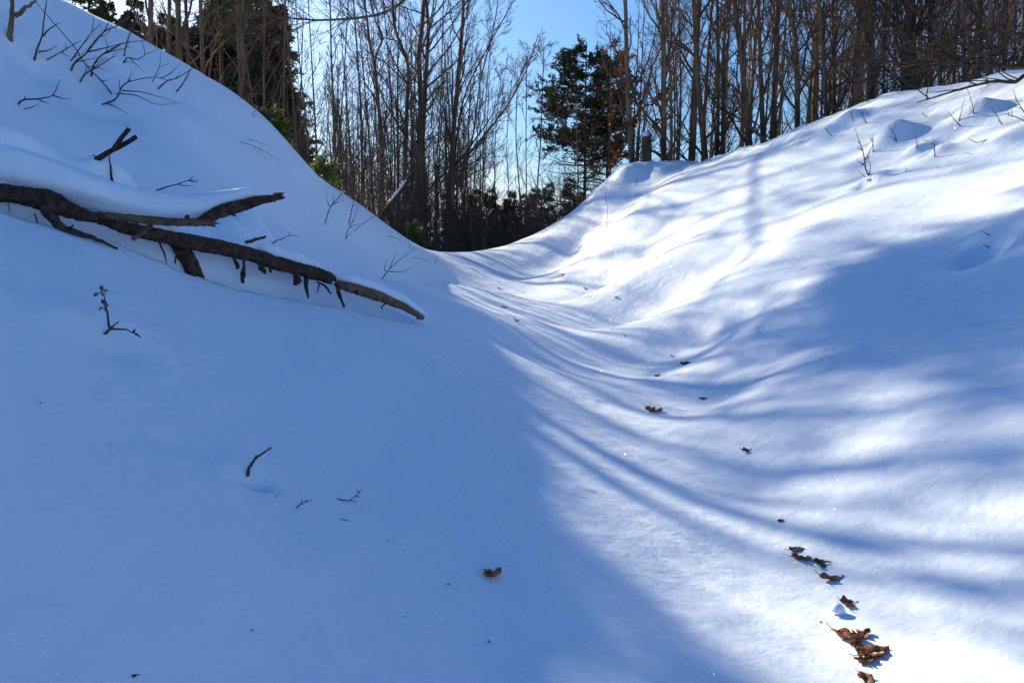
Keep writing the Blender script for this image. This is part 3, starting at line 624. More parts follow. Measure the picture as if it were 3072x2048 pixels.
log_part('stub', [(738, 728, 5.42, 10), (765, 718, 5.40, 9), (795, 711, 5.38, 7)], M_WOOD, n=8, label='reddish broken stub')
log_part('stub', [(556, 656, 4.8, 10), (562, 650, 4.8, 12), (566, 676, 4.8, 8)], M_LOG, n=6)
for a in [[(700, 758, 5.4, 13), (706, 782, 5.4, 9), (714, 800, 5.4, 11), (707, 806, 5.4, 4)], [(732, 772, 5.46, 5), (732, 800, 5.46, 8), (728, 830, 5.46, 18), (729, 850, 5.46, 12)],
          [(779, 785, 5.5, 10), (785, 805, 5.5, 16), (797, 818, 5.5, 10)], [(808, 800, 5.58, 10), (812, 817, 5.58, 8)], [(845, 812, 5.66, 4), (849, 820, 5.66, 3)],
          [(884, 822, 5.7, 16), (890, 842, 5.7, 22), (880, 853, 5.7, 6)], [(898, 834, 5.7, 12), (904, 845, 5.7, 5)], [(917, 826, 5.78, 12), (919, 862, 5.78, 11), (925, 896, 5.78, 6)],
          [(950, 845, 5.88, 14), (975, 858, 5.9, 20), (992, 880, 5.9, 12)], [(958, 850, 5.9, 6), (951, 878, 5.9, 3)], [(1012, 856, 5.96, 14), (1018, 885, 5.96, 12), (1032, 921, 5.96, 9)], [(1068, 872, 6.1, 8), (1072, 886, 6.1, 4)],
          [(690, 640, 5.02, 14), (706, 648, 5.02, 10)], [(735, 628, 5.04, 16), (760, 622, 5.05, 9)], [(1160, 908, 6.38, 4), (1145, 920, 6.38, 4), (1148, 931, 6.38, 2)], [(475, 720, 5.0, 5), (492, 760, 4.98, 5), (500, 790, 4.97, 3)], [(528, 770, 5.0, 6), (524, 790, 5.0, 5)],
          [(24, 610, 4.36, 3), (27, 630, 4.36, 3), (33, 632, 4.36, 2)], [(104, 640, 4.4, 5), (112, 672, 4.4, 4)]]:
    log_part('bark_strip', a, M_LOG, n=12, sides=7, rough=.28, flat=.35, wob=.0025)
for (x, y, Y, w, dx, dy) in [(640, 664, 4.88, 7, 14, -6), (642, 670, 4.88, 6, 20, -1), (640, 676, 4.88, 6, 10, 6), (842, 584, 5.15, 8, 10, -7), (842, 590, 5.15, 8, 15, 3), (840, 594, 5.15, 7, 12, 4), (832, 582, 5.15, 6, 14, -6), (990, 824, 6.02, 9, 10, 2), (988, 838, 6.02, 9, 12, 6), (1262, 955, 6.72, 6, 8, 4)]:
    log_part('splinter', [(x - 12, y, Y, w), (x + dx * .5, y + dy * .5, Y, w * .7), (x + dx, y + dy, Y, 1.0)], M_WOOD, n=5, sides=5, rough=.1, wob=.001)

# ------------------------------------------------------------------ loose snow lying on things
def snow_blob(name, pix, label, cat='snow', sides=18, n=22, rough=.02, kind='stuff', flat=1.0, loc=None):
    p, r = pix_path(pix, n); c = p.mean(0)
    k = np.linspace(0, 1, n); r = r * np.sqrt(np.clip(np.minimum(k, 1 - k) * 9, .06, 1)) * (1 + .06 * np.sin(k * 13))
    ln = np.linalg.norm(np.diff(p, axis=0), axis=1).sum(); kk = np.linspace(0, ln, n)[:, None]; a = np.arange(sides)[None, :] * 2 * math.pi / sides; o_ = rg.uniform(0, 50)
    dp = 1 + .13 * noise2(kk * 5 / max(.4, ln) * 1.6 + np.cos(a) + o_, np.sin(a) * 1.2) + .06 * noise2(kk * 16 / max(.4, ln) + 2 * np.cos(a) + o_, np.sin(a) * 2.6)
    mb = MB(); mb.tube(p - c, r, sides, cap=True, flat=flat, disp=dp)
    o = mb.build(name, M_SNOW); o.location = c
    s = o.modifiers.new('smooth', 'SUBSURF'); s.levels = s.render_levels = 1
    return tag(o, label, cat, kind=kind)
snow_blob('snow_cap', [(-330, 470, 4.55, 120), (-150, 482, 4.58, 135), (0, 497, 4.62, 130), (150, 530, 4.69, 116), (260, 570, 4.75, 104), (400, 609, 4.88, 88), (520, 620, 4.98, 76), (600, 617, 5.03, 66), (650, 605, 5.06, 58), (700, 591, 5.08, 47), (748, 580, 5.10, 36), (776, 585, 5.12, 24)], 'thick rounded snow cushion lying along the top of the broken log', n=60, sides=24)
snow_blob('snow_cap', [(770, 738, 5.62, 30), (815, 754, 5.70, 42), (870, 772, 5.82, 46), (930, 794, 5.97, 42), (975, 818, 6.06, 24)], 'low roll of snow along the lower stem of the log', n=20)
snow_blob('snow_cap', [(1004, 826, 6.10, 24), (1060, 842, 6.20, 36), (1130, 864, 6.36, 38), (1200, 896, 6.56, 32), (1250, 926, 6.70, 20), (1285, 950, 6.8, 12)], 'low roll of snow along the thin tail of the log', n=22)

# ------------------------------------------------------------------ twigs and stems standing out of the snow
def twig(name, px_main, r, label, shoots=(), cat='twig', Y=None, lean=0.0, mat_=None, auto=0, seed=0, group=None, rtip=.0016, sink=.05):
    """a stem drawn from where it leaves the snow; shoots are side twigs given the same way"""
    b = hit(*px_main[0]) if Y is None else at(px_main[0][0], px_main[0][1], Y); Yb = b[1]
    e = empty(name, b, label, cat, group); m = mat_ or M_STICK; rng = np.random.default_rng(seed + int(px_main[0][0]))
    def pth(pix, y0, y1): return np.array([at(x, y, y0 + (y1 - y0) * i / max(1, len(pix) - 1)) for i, (x, y) in enumerate(pix)])
    P = pth(px_main, Yb, Yb + lean)
    q = np.vstack([P[0] - nrm(P[1] - P[0]) * sink, P]) - np.array(b)
    n = 5 * len(P); sp = spline(q, n); sp[2:-1] += rng.standard_normal((n - 3, 3)) * min(r * .1, .0012)
    mb = MB(); mb.tube(sp, r * .85 * (1 - np.linspace(0, 1, n) * .8) + rtip * .4, 6, cap=True, rough=.08, rng=rng); mb.build('stem', m, e)
    for sh in shoots:
        d = [np.linalg.norm(np.array(sh[0]) - np.array(v)) for v in px_main]; i = int(np.argmin(d)); y0 = Yb + lean * i / max(1, len(px_main) - 1)
        s = pth(sh, y0, y0 + rng.uniform(-.12, .12)) - np.array(b); k = 4 * len(s)
        mb = MB(); mb.tube(spline(s, k) + rng.standard_normal((k, 3)) * r * .15, np.linspace(r * .6, rtip * .8, k), 5, cap=True); mb.build('shoot', m, e)
    if auto:
        mb = MB()
        o = dict(n=(3, 2), ref=(.4, .2), spread=.8, rmin=.0018, jit=.16, up=.02, levels=2)
        for i in range(auto):
            f = rng.uniform(.25, .95); a = min(int(f * (n - 1)), n - 2); d = nrm(sp[a + 1] - sp[a]); L = np.linalg.norm(sp[-1] - sp[0]) * rng.uniform(.18, .42)
            pa = limb_path(sp[a], nrm(d + perp(d, rng) * rng.uniform(.5, 1.0)), L, 5, rng, .14, .03)
            mb.tube(pa, np.linspace(r * .45, .0016, 6), 4); sub_limbs(mb, pa, r * .45, L, 1, rng, o)
        mb.build('crown', m, e)
    return e
twig('young_tree', [(29, 116), (35, 45), (35, -60), (30, -260)], .042, 'dark sapling trunk at the upper left corner, forking above the snow', [[(45, 48), (80, 20), (118, -5), (170, -60)]], 'tree', mat_=M_BARK)
twig('twig', [(103, 180), (112, 145), (126, 109), (131, 65), (139, 0), (142, -60)], .014, 'upright bare stem beside the sapling at the upper left', [[(128, 109), (161, 78), (183, 68)], [(116, 155), (150, 150), (172, 133)]])
twig('twig', [(335, 282), (305, 244), (261, 200), (218, 135), (165, 74), (109, 9), (80, -30)], .009, 'long thin bare twig slanting across all the others on the left bank', [[(305, 244), (325, 240)], [(261, 200), (300, 205), (330, 214)]], sink=.02)
twig('twig', [(141, 180), (183, 157), (226, 131), (245, 125)], .009, 'short slanting twig between the sapling stem and the thicket', [[(183, 157), (210, 172)], [(200, 148), (196, 130)]])
twig('twig', [(213, 183), (244, 139), (270, 104), (305, 70)], .010, 'thin twig leaning right at the near end of the twig thicket', auto=3)
twig('twig', [(213, 212), (226, 187), (261, 157), (313, 96), (361, 74), (395, 30)], .014, 'longest leaning stem in the middle of the twig thicket', [[(261, 157), (330, 140), (380, 128)], [(313, 96), (330, 60)]], auto=4)
twig('twig', [(239, 248), (257, 222), (296, 200), (335, 174), (350, 168)], .010, 'lowest twig of the thicket, slanting up to the right', [[(257, 222), (262, 205)]], auto=2)
twig('twig', [(274, 228), (283, 192), (313, 161), (370, 131), (435, 122)], .013, 'arching twig in the thicket whose tip bends flat to the right', [[(313, 161), (352, 150), (400, 140)]], auto=4)
twig('twig', [(370, 190), (383, 174), (414, 178), (435, 165), (474, 148)], .010, 'low crooked twig at the far end of the thicket', [[(390, 176), (415, 200), (432, 217)]], auto=2)
twig('twig', [(372, 170), (383, 118), (400, 78), (411, 44)], .013, 'upright twig at the far end of the thicket against the skyline', auto=2)
twig('twig', [(458, 246), (466, 228), (479, 196), (483, 157)], .008, 'short upright twig downhill of the thicket', auto=2)
twig('twig', [(474, 268), (500, 244), (531, 235), (566, 213), (588, 196)], .011, 'forward-leaning twig reaching past the snow skyline', auto=1)
twig('twig', [(529, 276), (548, 252), (570, 213), (580, 200)], .014, 'stout short twig beside the one that crosses the skyline', auto=1)
twig('twig', [(307, 314), (348, 296), (366, 261), (392, 244), (461, 233), (514, 244)], .011, 'spreading twig with drooping tips low on the left bank', [[(348, 280), (409, 287), (470, 313), (544, 309)], [(324, 311), (355, 325), (385, 345)], [(366, 272), (420, 276), (480, 290), (540, 312)], [(392, 244), (380, 236)]], auto=3)
twig('twig', [(54, 314), (72, 300), (122, 296), (159, 285), (181, 239)], .010, 'lone forked twig near the left edge above the log', [[(159, 285), (187, 296), (211, 296)], [(115, 298), (148, 313)], [(72, 300), (76, 288)]])
twig('twig', [(74, 327), (95, 322), (113, 313)], .006, 'short stub of twig just under the lone forked twig', sink=.01)
twig('twig', [(470, 571), (500, 561), (531, 553), (566, 542), (596, 542)], .008, 'small budded branch tip above the snow-capped limb', [[(566, 542), (581, 527)], [(531, 553), (560, 558), (583, 556)], [(566, 542), (592, 550)]])
twig('twig', [(720, 425), (775, 444), (805, 462), (836, 486)], .006, 'faint twig lying on the smooth slope below the skyline', [[(775, 444), (800, 480)], [(760, 438), (775, 460)]], sink=.01)
twig('twig', [(744, 418), (780, 428), (814, 440)], .005, 'thin twig lying just above the faint one on the slope', sink=.01)
twig('twig', [(760, 346), (735, 315), (697, 283), (657, 235), (620, 180)], .010, 'dark drooping twig touching the snow at the crest notch', [[(735, 315), (690, 290), (650, 240)]], auto=2, lean=1.2)
s = twig('forked_stick', [(337, 546), (332, 505), (327, 462)], .014, 'dark Y-shaped broken branch propped above the snow on a thin prop', cat='stick', mat_=M_LOG)
_Y = s.location[1]
for nm, pix in (('branch', [(257, 503, _Y, 16), (292, 478, _Y, 16), (330, 455, _Y, 16), (375, 432, _Y, 13), (409, 410, _Y, 13)]), ('fork', [(338, 452, _Y - .02, 14), (362, 418, _Y - .02, 13), (388, 385, _Y - .02, 13)]), ('shoot', [(300, 475, _Y, 4), (285, 470, _Y, 3), (279, 464, _Y, 2)])):
    p, r = pix_path(pix, 12); mb = MB(); mb.tube(p - np.array(s.location), r, 9, cap=True, rough=.07, rng=rg); mb.build(nm, M_LOG, s)
for a in [dict(px_main=[(975, 670), (993, 619), (1020, 587), (1040, 555), (1055, 530)], label='bare shrub stem forking low on the slope, nearest the log end of the row', shoots=[[(990, 622), (981, 598), (978, 560)], [(993, 619), (1015, 600), (1022, 580)], [(1000, 610), (1000, 580)]], auto=2),
          dict(px_main=[(1046, 674), (1058, 619), (1066, 584), (1081, 540), (1090, 500)], label='straight dark shrub stem leaning right across the skyline', shoots=[[(1058, 619), (1075, 610)]], auto=1),
          dict(px_main=[(1037, 717), (1043, 692), (1061, 657), (1075, 616)], label='bare twig below the straight dark shrub stem', shoots=[[(1048, 682), (1090, 668)]], auto=2),
          dict(px_main=[(1063, 692), (1084, 675), (1125, 646), (1150, 630)], label='slanting twig reaching right toward the skyline notch', auto=2),
          dict(px_main=[(1146, 838), (1166, 810), (1201, 778), (1242, 748)], label='thin forking twig near the tail of the log', shoots=[[(1169, 804), (1180, 778), (1193, 751)], [(1158, 815), (1152, 800), (1163, 780)], [(1166, 814), (1200, 815), (1236, 805)]], auto=0)]:
    twig('twig', r=.010, **a)
twig('twig', [(817, 730), (830, 722), (849, 716), (867, 707), (899, 709)], .007, 'small crooked twig just above the lower log', [[(867, 707), (870, 693)], [(817, 730), (822, 736)]])
for k, (x0, y0, x1, y1) in enumerate([(1165, 706, 1215, 728), (1230, 745, 1226, 727), (1242, 752, 1240, 738), (1240, 772, 1290, 786), (1305, 790, 1316, 772)]):
    twig('twig', [(x0, y0), ((x0 + x1) / 2, (y0 + y1) / 2 - 2), (x1, y1)], .010, ['thin twig lying on the left skyline where it drops to the trail', 'tiny stub on the left skyline', 'tiny stub at the foot of the left skyline', 'twig lying across the edge of the trail at the foot of the left bank', 'short stub beside the trail at the far dip'][k], sink=.02)
w = twig('weed', [(315, 1001), (329, 987), (345, 974), (357, 964)], .009, 'dry weed with a withered seed head in the shaded slope below the log', [[(327, 985), (321, 927), (314, 895), (308, 878)], [(334, 988), (367, 987), (395, 996), (412, 1004)], [(400, 998), (406, 985)], [(408, 1002), (424, 1013)]], 'weed')
mb = MB()
for (px, py, n_) in ((305, 876, 12), (314, 912, 5), (312, 922, 6)):
    c = np.array(at(px, py, w.location[1])) - np.array(w.location)
    blades(mb, c + rg.standard_normal((n_, 3)) * .006, rg.standard_normal((n_, 3)), .028, .009, rg)
mb.build('seed_head', M_LEAFG, w)
twig('twig', [(741, 1424), (749, 1400), (765, 1376), (790, 1358), (811, 1344)], .009, 'stubby broken twig standing in the bare shaded slope', [[(765, 1376), (768, 1364)], [(806, 1347), (815, 1343)]])
twig('twig', [(889, 1522), (908, 1508), (935, 1500)], .0035, 'tiny budded twig lying in the shaded foreground', [[(905, 1510), (906, 1498)], [(915, 1505), (922, 1498)], [(893, 1518), (899, 1524)]], sink=.005)
twig('twig', [(1014, 1497), (1040, 1500), (1072, 1503)], .0032, 'tiny forked twig lying right of the budded one', [[(1049, 1500), (1070, 1485), (1085, 1466)], [(1068, 1488), (1080, 1490)], [(1077, 1478), (1072, 1470)], [(1046, 1501), (1048, 1508)]], sink=.005)
twig('twig', [(1026, 1557), (1036, 1560), (1047, 1561)], .003, 'speck of twig below the tiny forked one', [[(1030, 1558), (1037, 1565)]], sink=.004)
# right bank
twig('weed', [(2606, 527), (2597, 505), (2590, 459), (2576, 420), (2566, 388)], .014, 'tall dry weed stalk on the sunlit right bank', [[(2606, 525), (2611, 500), (2602, 470)], [(2610, 540), (2590, 526), (2575, 512)], [(2596, 500), (2580, 486), (2570, 482)], [(2593, 480), (2606, 462)], [(2586, 450), (2570, 445)], [(2580, 430), (2572, 426)], [(2603, 475), (2612, 468)], [(2592, 490), (2578, 500)]], 'weed', auto=2)
twig('weed', [(2612, 538), (2635, 528), (2656, 519), (2677, 508)], .011, 'crooked twig running sideways from the tall weed on the right bank', [[(2656, 519), (2664, 508)], [(2640, 526), (2632, 516)]], 'weed')
for k, (pm, lb, au) in enumerate([([(2620, 456), (2618, 430), (2612, 408)], 'dense dark twig clump in the snow behind the tall weed', 7), ([(2690, 424), (2680, 398), (2664, 374)], 'pair of thin stems poking from a snow mound on the right bank', 2), ([(2752, 446), (2750, 425), (2744, 396)], 'short upright weed between two mounds on the right bank', 2),
                                  ([(2805, 470), (2803, 440), (2800, 432), (2770, 420)], 'bent twig in the deep snow scoop on the right bank', 3), ([(2970, 706), (2955, 699), (2936, 691)], 'little twig at the rim of the round hole in the snow', 1), ([(2968, 742), (2960, 738), (2950, 735)], 'scrap of twig inside the round hole in the snow', 0),
                                  ([(2881, 379), (2862, 358), (2843, 334)], 'thin stem leaning left below the dark arching branches', 1), ([(2878, 362), (2885, 330), (2894, 296)], 'thick dark stub standing below the arching branches', 0), ([(2922, 342), (2916, 310), (2900, 260)], 'leaning stem rising into the arching branches', 2), ([(3006, 374), (2992, 350), (2975, 322)], 'slanting bare twig near the right edge of the bank', 1),
                                  ([(3090, 372), (3050, 352), (3010, 340)], 'forking twig cut by the right edge of the picture', 4), ([(3075, 340), (3055, 310), (3040, 270)], 'upright twig at the right edge under the branches', 2), ([(2560, 365), (2555, 345), (2552, 332)], 'weedy stub on the right bank crest', 3), ([(2600, 370), (2590, 350), (2583, 332)], 'low twig tuft on the crest behind the weed clump', 4), ([(2497, 410), (2486, 396), (2480, 386)], 'small weed at the crest by a snow hummock', 3),
                                  ([(1820, 680), (1822, 629), (1817, 593), (1820, 545)], 'single thin upright stem on the far part of the right bank', 0), ([(1697, 713), (1718, 715), (1750, 734)], 'thin stick lying on the right bank above the trail', 0), ([(1906, 555), (1912, 535), (1916, 515)], 'short dry stem on the crest below the copper leaves', 0), ([(1675, 690), (1676, 680)], 'tiny stub in the far bright snow of the right bank', 0), ([(2960, 420), (2930, 428), (2905, 415)], 'scrap of weed on the bank under the slanting twig', 2), ([(2780, 352), (2772, 345), (2766, 338)], 'low dark weed at the crest below the broad trunk', 3)]):
    twig('weed', pm, .010 if k not in (5, 4) else .006, lb, cat='weed', auto=au, seed=k)
# dark branches arching in from the right
tree = empty('leaning_tree', (6.9, 10.6, gz(6.9, 10.6)), 'dark leafless tree crown arching in over the bank from the right edge', 'tree')
for k, (pix, r) in enumerate([([(3400, 140), (3200, 120), (3072, 109), (3002, 90), (2945, 92), (2888, 101), (2816, 124), (2740, 160)], .034), ([(3400, 230), (3200, 205), (3072, 200), (3002, 198), (2916, 195), (2830, 204), (2773, 212), (2687, 235), (2600, 260)], .045), ([(3300, 190), (3120, 215), (3072, 228), (3045, 246), (2988, 244), (2931, 255), (2859, 275), (2801, 293), (2750, 308)], .034),
                             ([(3250, 60), (3072, 112), (3002, 143), (2945, 161), (2859, 186), (2780, 220)], .030), ([(2916, 195), (2840, 180), (2744, 192), (2600, 178), (2486, 198), (2400, 232)], .020), ([(2980, 150), (2860, 130), (2700, 100), (2558, 92), (2500, 77), (2400, 70)], .014), ([(3072, 150), (3000, 165), (2900, 180), (2800, 160), (2700, 140)], .014)]):
    Y0 = [11.2, 11.0, 10.4, 11.4, 11.0, 11.6, 11.3, 10.8][k]
    q = np.array([at(x, y, Y0 + .25 * math.sin(i + k)) for i, (x, y) in enumerate(pix)]) - np.array(tree.location)
    n = 6 * len(q); sp = spline(q, n); mb = MB(); mb.tube(sp, np.linspace(r, .006, n), 7, rough=.05, rng=rg); lo = mb.build('limb', M_LOG, tree)
    mb = MB(); o = dict(n=(3, 2), ref=(.7, .3), spread=.8, rmin=.0025, jit=.15, up=.02, levels=2)
    for i in range(10):
        f = rg.uniform(.2, .98); a = min(int(f * (n - 1)), n - 2); d = nrm(sp[a + 1] - sp[a]); L = rg.uniform(.4, 1.3)
        d2 = nrm(d + perp(d, rg) * rg.uniform(.4, .9)); d2[2] = abs(d2[2]) * .8 - .08; pa = limb_path(sp[a], d2, L, 5, rg, .12, .02); mb.tube(pa, np.linspace(.009, .003, 6), 4); sub_limbs(mb, pa, .010, L, 1, rg, o)
    mb.build('crown', M_LOG, lo)
lt = MB(); lt.tube(spline([(0, 0, -.3), (.9, .3, 1.2), (1.7, .5, 1.9)], 12), np.linspace(.11, .06, 12), 8); lt.build('trunk', M_LOG, tree)

# ------------------------------------------------------------------ snag, leaning logs, bright pines, copper beech, right-hand pine
def stand(px, py, Y): p = at(px, py, Y); return (p[0], p[1], min(gz(p[0], p[1]), p[2]))
b = stand(1940, 508, 21.5); sg = empty('broken_snag', b, 'short broken trunk with a knob of snow on top, on the right bank', 'stump')
h = at(1938, 408, 21.5)[2] - b[2]; mb = MB(); p = spline([(0, 0, -.3), (.02, 0, h * .5), (-.03, 0, h)], 14); mb.tube(p, np.linspace(.125, .10, 14), 12, cap=True, rough=.1, rng=rg); mb.build('trunk', M_BARK, sg)
for k in range(5):
    a = k * 1.3; mb = MB(); mb.tube(np.array([(.08 * math.cos(a), .08 * math.sin(a), h - .05), (.09 * math.cos(a), .09 * math.sin(a), h + .04), (.1 * math.cos(a), .1 * math.sin(a), h + .12)]), [.03, .02, .004], 5, cap=True); mb.build('splinter', M_WOOD, sg)
snow_blob('snow_knob', [(1925, 405, 21.45, 10), (1933, 402, 21.45, 17), (1942, 404, 21.45, 17), (1950, 407, 21.45, 8)], 'knob of snow sitting on the broken snag', n=10, sides=12)
def pole(name, pix, m, label, cat, n=16):
    p, r = pix_path(pix, n); c = p[0]; e = empty(name, c, label, cat); mb = MB(); mb.tube(p - c, r, 9, cap=True, rough=.07, rng=rg); mb.build('stem', m, e); return e
pole('leaning_log', [(1120, 690, 24.0, 18), (1160, 630, 24.4, 18), (1195, 580, 24.8, 16), (1238, 520, 25.2, 14)], M_LOG, 'dark log leaning against the central trunks with snow along it', 'log')
snow_blob('snow_strip', [(1160, 614, 24.2, 4), (1170, 602, 24.3, 7), (1184, 584, 24.5, 6), (1200, 564, 24.7, 7), (1220, 538, 24.9, 4)], 'strip of snow lying on the dark leaning log', n=16, sides=12)
pole('leaning_pole', [(2228, 355, 19.4, 5), (2255, 385, 19.0, 8), (2285, 412, 18.7, 9), (2310, 432, 18.5, 10)], M_WOOD, 'pale dead pole leaning across the bases of the right bank trunks', 'pole')
pole('leaning_pole', [(1930, 440, 21.8, 4), (1975, 462, 21.3, 8), (2020, 488, 20.9, 9), (2045, 500, 20.6, 9)], M_WOOD, 'brown dead pole leaning beside the broken snag', 'pole')
pole('leaning_pole', [(2452, 262, 17.4, 4), (2480, 300, 17.0, 8), (2520, 336, 16.7, 10), (2545, 352, 16.4, 10)], M_WOOD, 'crooked brown pole leaning at the crest left of the broad trunk', 'pole')
limb = bpy.data.objects.get('hardwood_tree')
q = np.array([at(x, y, Y) for x, y, Y in [(1262, -60, 34.), (1213, 0, 33.5), (1161, 35, 33.), (1092, 52, 32.5), (972, 61, 31.5), (900, 57, 31.), (800, 48, 30.), (700, 30, 29.)]]) - np.array(limb.location)
mb = MB(); sp = spline(q, 40); mb.tube(sp, np.linspace(.075, .016, 40), 6); lo = mb.build('limb', M_BARK, limb)
mb = MB(); o = dict(n=(7, 5), ref=(1.5, .6), spread=.8, rmin=.005, jit=.14, up=.0, levels=2)
for i in range(26):
    a = int(rg.uniform(.15, .97) * 38); d = nrm(sp[a + 1] - sp[a]); L = rg.uniform(1.1, 3.2); pa = limb_path(sp[a], nrm(d + perp(d, rg) * rg.uniform(.4, .9)), L, 6, rg, .12, -.01); mb.tube(pa, np.linspace(.018, .005, 7), 4); sub_limbs(mb, pa, .018, L, 1, rg, o)
mb.build('crown', M_TWIG, lo)
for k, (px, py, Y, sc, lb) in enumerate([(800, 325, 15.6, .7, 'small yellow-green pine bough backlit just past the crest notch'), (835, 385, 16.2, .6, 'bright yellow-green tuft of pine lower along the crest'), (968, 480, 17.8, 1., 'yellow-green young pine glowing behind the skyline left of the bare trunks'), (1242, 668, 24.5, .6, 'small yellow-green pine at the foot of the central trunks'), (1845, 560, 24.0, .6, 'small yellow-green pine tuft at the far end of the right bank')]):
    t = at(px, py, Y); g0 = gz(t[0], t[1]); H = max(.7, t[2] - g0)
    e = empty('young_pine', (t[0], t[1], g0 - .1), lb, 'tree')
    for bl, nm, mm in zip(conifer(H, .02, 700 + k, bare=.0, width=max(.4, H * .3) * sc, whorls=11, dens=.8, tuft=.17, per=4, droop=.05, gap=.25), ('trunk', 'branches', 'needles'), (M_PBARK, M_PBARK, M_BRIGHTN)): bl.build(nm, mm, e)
def pine_shape(g): return float(np.interp(g, [0, .2, .42, .55, .7, .85, .95, 1], [.8, .9, .95, 1.0, .74, .6, .42, .22]))
for k, (px, top, Y, wd, lb) in enumerate([(1755, 125, 26.5, 1.75, 'dark green pine standing at the gap end of the right bank'), (1822, 190, 27.5, 1.3, 'second dark pine tucked behind the one at the gap')]):
    x, y = at(px, 500, Y)[:2]; g0 = min(gz(x, y), at(px, 535, Y)[2]); H = at(px, top, Y)[2] - g0
    e = empty('pine_tree', (x, y, g0), lb, 'tree', 'pines at the gap')
    for bl, nm, mm in zip(conifer(H, .085, 720 + k, bare=.57, width=wd, whorls=32, dens=2.6, tuft=.12, per=7, droop=.03, shape=pine_shape, gap=.15, bare_sub=.3, lobes=lambda g, az: 1 + .55 * math.cos(az - math.pi) * float(np.interp(g, [.45, .55, .68, .8], [0, 1, .6, -.2])) + .25 * math.sin(az * 2 + g * 9)), ('trunk', 'branches', 'needles'), (M_PBARK, M_TWIG, M_NEEDLE)):
        bl.build(nm, mm, e)
for k, (px, Y, sc, lb) in enumerate([(1835, 22.6, .85, 'slender beech sapling holding copper leaves at the end of the right bank'), (1905, 22.8, 1.0, 'taller beech sapling with copper leaves beside the broken snag'), (1730, 23.5, .6, 'small beech with rusty leaves low beside the gap')]):
    x, y = at(px, 500, Y)[:2]; g0 = gz(x, y); e = empty('beech_sapling', (x, y, g0 - .1), lb, 'tree', 'copper beeches')
    tr, cr = sapling(6.0 * sc, .035, 740 + k, limbs=22, ang=(.7, 1.25), len=(.9, 2.2), up=.02); tr.build('trunk', M_BARK, e); cr.build('crown', M_TWIG, e)
    V = np.vstack(cr.v); m_ = noise2(V[:, 0] * 1.1 + 3 * k, V[:, 2] * 1.6 + V[:, 1]) ; V = V[(m_ > .04) & (np.abs(V[:, 2] - (1.6, 3.0, .9)[k]) < (.8, 1.3, .3)[k])]; V = V[rg.permutation(len(V))[:(900, 900, 200)[k]]]
    mb = MB(); blades(mb, V, rg.standard_normal(V.shape) * .6 + np.array([0, 0, -.5]), rg.uniform(.08, .14, len(V)), rg.uniform(.024, .038, len(V)), rg); mb.build('leaves', M_COPPER, e)

# ------------------------------------------------------------------ dead leaves on the snow
def leaf(px, py, w, m, label, seed, curl=.5, lobed=False, tilt=.4, yaw=None):
    c = hit(px, py); Y = c[1]; curl = curl * .62; tilt = .22; L = .92 * w / FPX * math.hypot(c[1], c[0]) ; rng = np.random.default_rng(seed)
    nu, nv = 9, 7; u = np.linspace(0, 1, nu); v = np.linspace(-1, 1, nv); U, V = np.meshgrid(u, v, indexing='ij')
    half = .34 * L * np.sin(np.pi * np.clip(U, .03, .985) ** .8) ** .75
    if lobed: half = half * (1 + .35 * np.sin(U * 22))
    half = half * (1 + .12 * rng.standard_normal(U.shape))
    x = (U - .5) * L; yy = V * half
    fold = curl * np.abs(V) ** 1.4 * half * 1.1
    z = fold + curl * .35 * L * (2 * U - 1) ** 2 + rng.standard_normal(U.shape) * .018 * L + .06 * L * np.sin(U * 9 + V * 3 + seed)
    P = np.stack([x, yy, z], -1).reshape(-1, 3)
    Rm = np.array((Matrix.Rotation(rng.uniform(0, 6.28) if yaw is None else yaw, 3, 'Z') @ Matrix.Rotation(rng.uniform(-tilt, tilt), 3, 'X') @ Matrix.Rotation(rng.uniform(-tilt, tilt) * .6, 3, 'Y')))
    P = P @ Rm.T; P[:, 2] -= P[:, 2].min() + .12 * (P[:, 2].max() - P[:, 2].min())
    e = empty('dead_leaf', (c[0], c[1], gz(c[0], c[1])), label, 'leaf', 'dead leaves on the snow')
    i = np.arange(nu - 1)[:, None] * nv + np.arange(nv - 1)[None, :]
    mb = MB(); mb.add(P, None, np.stack([i, i + 1, i + nv + 1, i + nv], -1).reshape(-1, 4)); o = mb.build('blade', m, e)
    s = o.modifiers.new('thickness', 'SOLIDIFY'); s.thickness = .0012
    if w > 25:
        a = P[nv // 2]; d = nrm(a - P[nv + nv // 2]); mb = MB(); mb.tube(np.array([a, a + d * L * .14 + np.array([0, 0, .01 * L]), a + d * L * .3 + np.array([0, 0, .07 * L])]), [.0016, .0012, .001], 4); mb.build('petiole', m, e)
        mb = MB(); mb.tube(P.reshape(nu, nv, 3)[:, nv // 2] + np.array([0, 0, .0012]), np.linspace(.0014, .0006, nu), 4); mb.build('midrib', m, e)
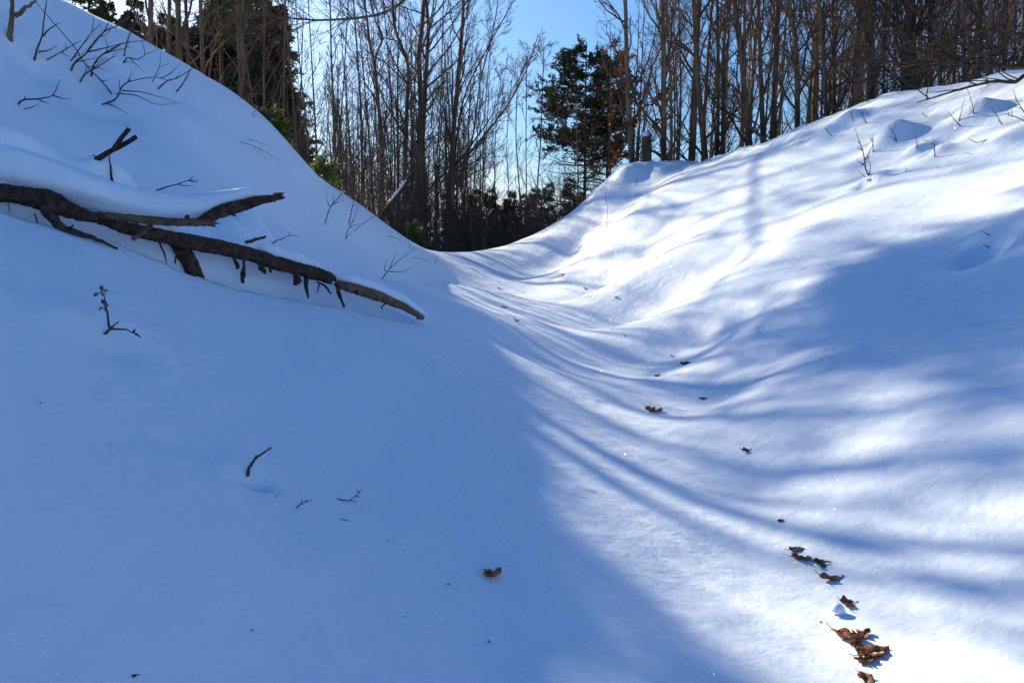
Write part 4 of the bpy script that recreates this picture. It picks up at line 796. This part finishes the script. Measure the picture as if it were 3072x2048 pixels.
for k, (px, py, w, m, lb, cu, lo, yw) in enumerate([
    (2535, 1912, 84, M_LEAF, 'long curled tan leaf at the upper left of the leaf pile', .75, False, -.8), (2584, 1912, 74, M_LEAF, 'brown leaf sticking up at the back of the leaf pile', .9, True, .3), (2570, 1944, 70, M_LEAF, 'dark folded leaf in the middle of the leaf pile', .8, True, 1.2), (2622, 1962, 104, M_LEAF, 'largest reddish brown leaf in the pile, pointing right', .6, False, .12), (2594, 1988, 62, M_LEAF, 'small dark leaf crumpled at the bottom of the pile', 1.1, True, 2.9),
    (2600, 2040, 62, M_LEAF, 'dark leaf cut by the bottom edge of the picture', .6, False, None), (2545, 1812, 62, M_LEAF, 'bright brown folded leaf beside the knob of snow', .8, False, .2), (2495, 1736, 78, M_LEAFG, 'dark leaf pointing right above the folded brown one', .4, False, .15), (2467, 1692, 60, M_LEAFG, 'dark curled leaf in the middle of the row of four', .5, False, .0),
    (2405, 1678, 66, M_LEAFG, 'ragged dark leaf with a torn edge in the row of four', .8, True, -.8), (2390, 1650, 46, M_LEAFG, 'pale tan leaf lying flat at the head of the row of four', .2, False, -.2), (2341, 1563, 24, M_LEAF, 'single small red-brown leaf well above the row of four', .7, False, None), (2240, 1351, 36, M_LEAFG, 'small leaf on the sunlit bend of the trail', .4, False, .3),
    (2112, 1195, 32, M_LEAFG, 'narrow dark leaf at the edge of the blue shade', .3, False, .1), (1962, 1234, 58, M_LEAF, 'ragged brown leaf standing up in the middle of the trail', .9, True, .2), (1972, 1128, 24, M_LEAF, 'small curled leaf up the trail from the ragged one', .8, True, None), (2058, 1092, 36, M_LEAFG, 'broad greenish brown leaf by the trail bend', .5, False, .1),
    (2016, 1068, 20, M_LEAFG, 'small pale leaf just behind the broad one', .4, False, None), (1550, 965, 28, M_LEAF, 'round rusty leaf cluster on the left half of the trail', .9, True, None), (1512, 923, 22, M_LEAF, 'dark slanted leaf just behind the rusty round one', .6, False, 2.4), (1848, 892, 15, M_LEAF, 'speck of leaf on the right side of the trail far up', .5, False, None),
    (1755, 866, 15, M_LEAF, 'speck of brown leaf in the upper trail, middle one of three', .5, False, None), (1688, 824, 20, M_LEAF, 'farthest reddish leaf near the foot of the right bank', .4, False, .1), (1496, 865, 14, M_LEAFG, 'far leaf on the left of the upper trail', .4, False, None), (1875, 1008, 12, M_LEAFG, 'tiny dark leaf in the streaked shade of the trail', .4, False, None),
    (1480, 1727, 78, M_LEAF, 'curled orange-brown leaf alone in the shaded left foreground', .9, True, .9), (2463, 1866, 11, M_LEAFG, 'crumb of bark left of the knob of snow', .4, False, None)]):
    leaf(px, py, w, m, lb, 900 + k, cu, lo, yaw=yw)
c = hit(2516, 1842); Yk = c[1]
snow_blob('snow_lump', [(2506, 1846, Yk, 20), (2507, 1830, Yk, 36), (2513, 1824, Yk, 38), (2524, 1834, Yk, 28), (2534, 1850, Yk, 16)], 'little knob of snow standing on the trail among the leaves', n=12, sides=14, kind='thing')

for k, (px, py) in enumerate([(1213, 1850), (1347, 1868), (402, 2030), (832, 1490), (755, 1890), (1162, 1624), (1470, 1925), (200, 470), (145, 368), (560, 850), (375, 735), (1345, 1755), (330, 1330), (980, 1180), (120, 1210)]):
    c = hit(px, py); o = MB(); q = rg.standard_normal((6, 3)) * np.array([.006, .004, .002]); q[:, 2] = np.abs(q[:, 2])
    o.add(q, [(0, 1, 2), (0, 2, 3), (1, 4, 2), (3, 2, 5), (0, 3, 1), (4, 5, 2)]); o = o.build('bark_crumb', M_LOG); o.location = (c[0], c[1], gz(c[0], c[1]) + .001)
    tag(o, 'dark crumb of bark lying loose on the shaded snow slope', 'bark', 'bark crumbs on the left slope')
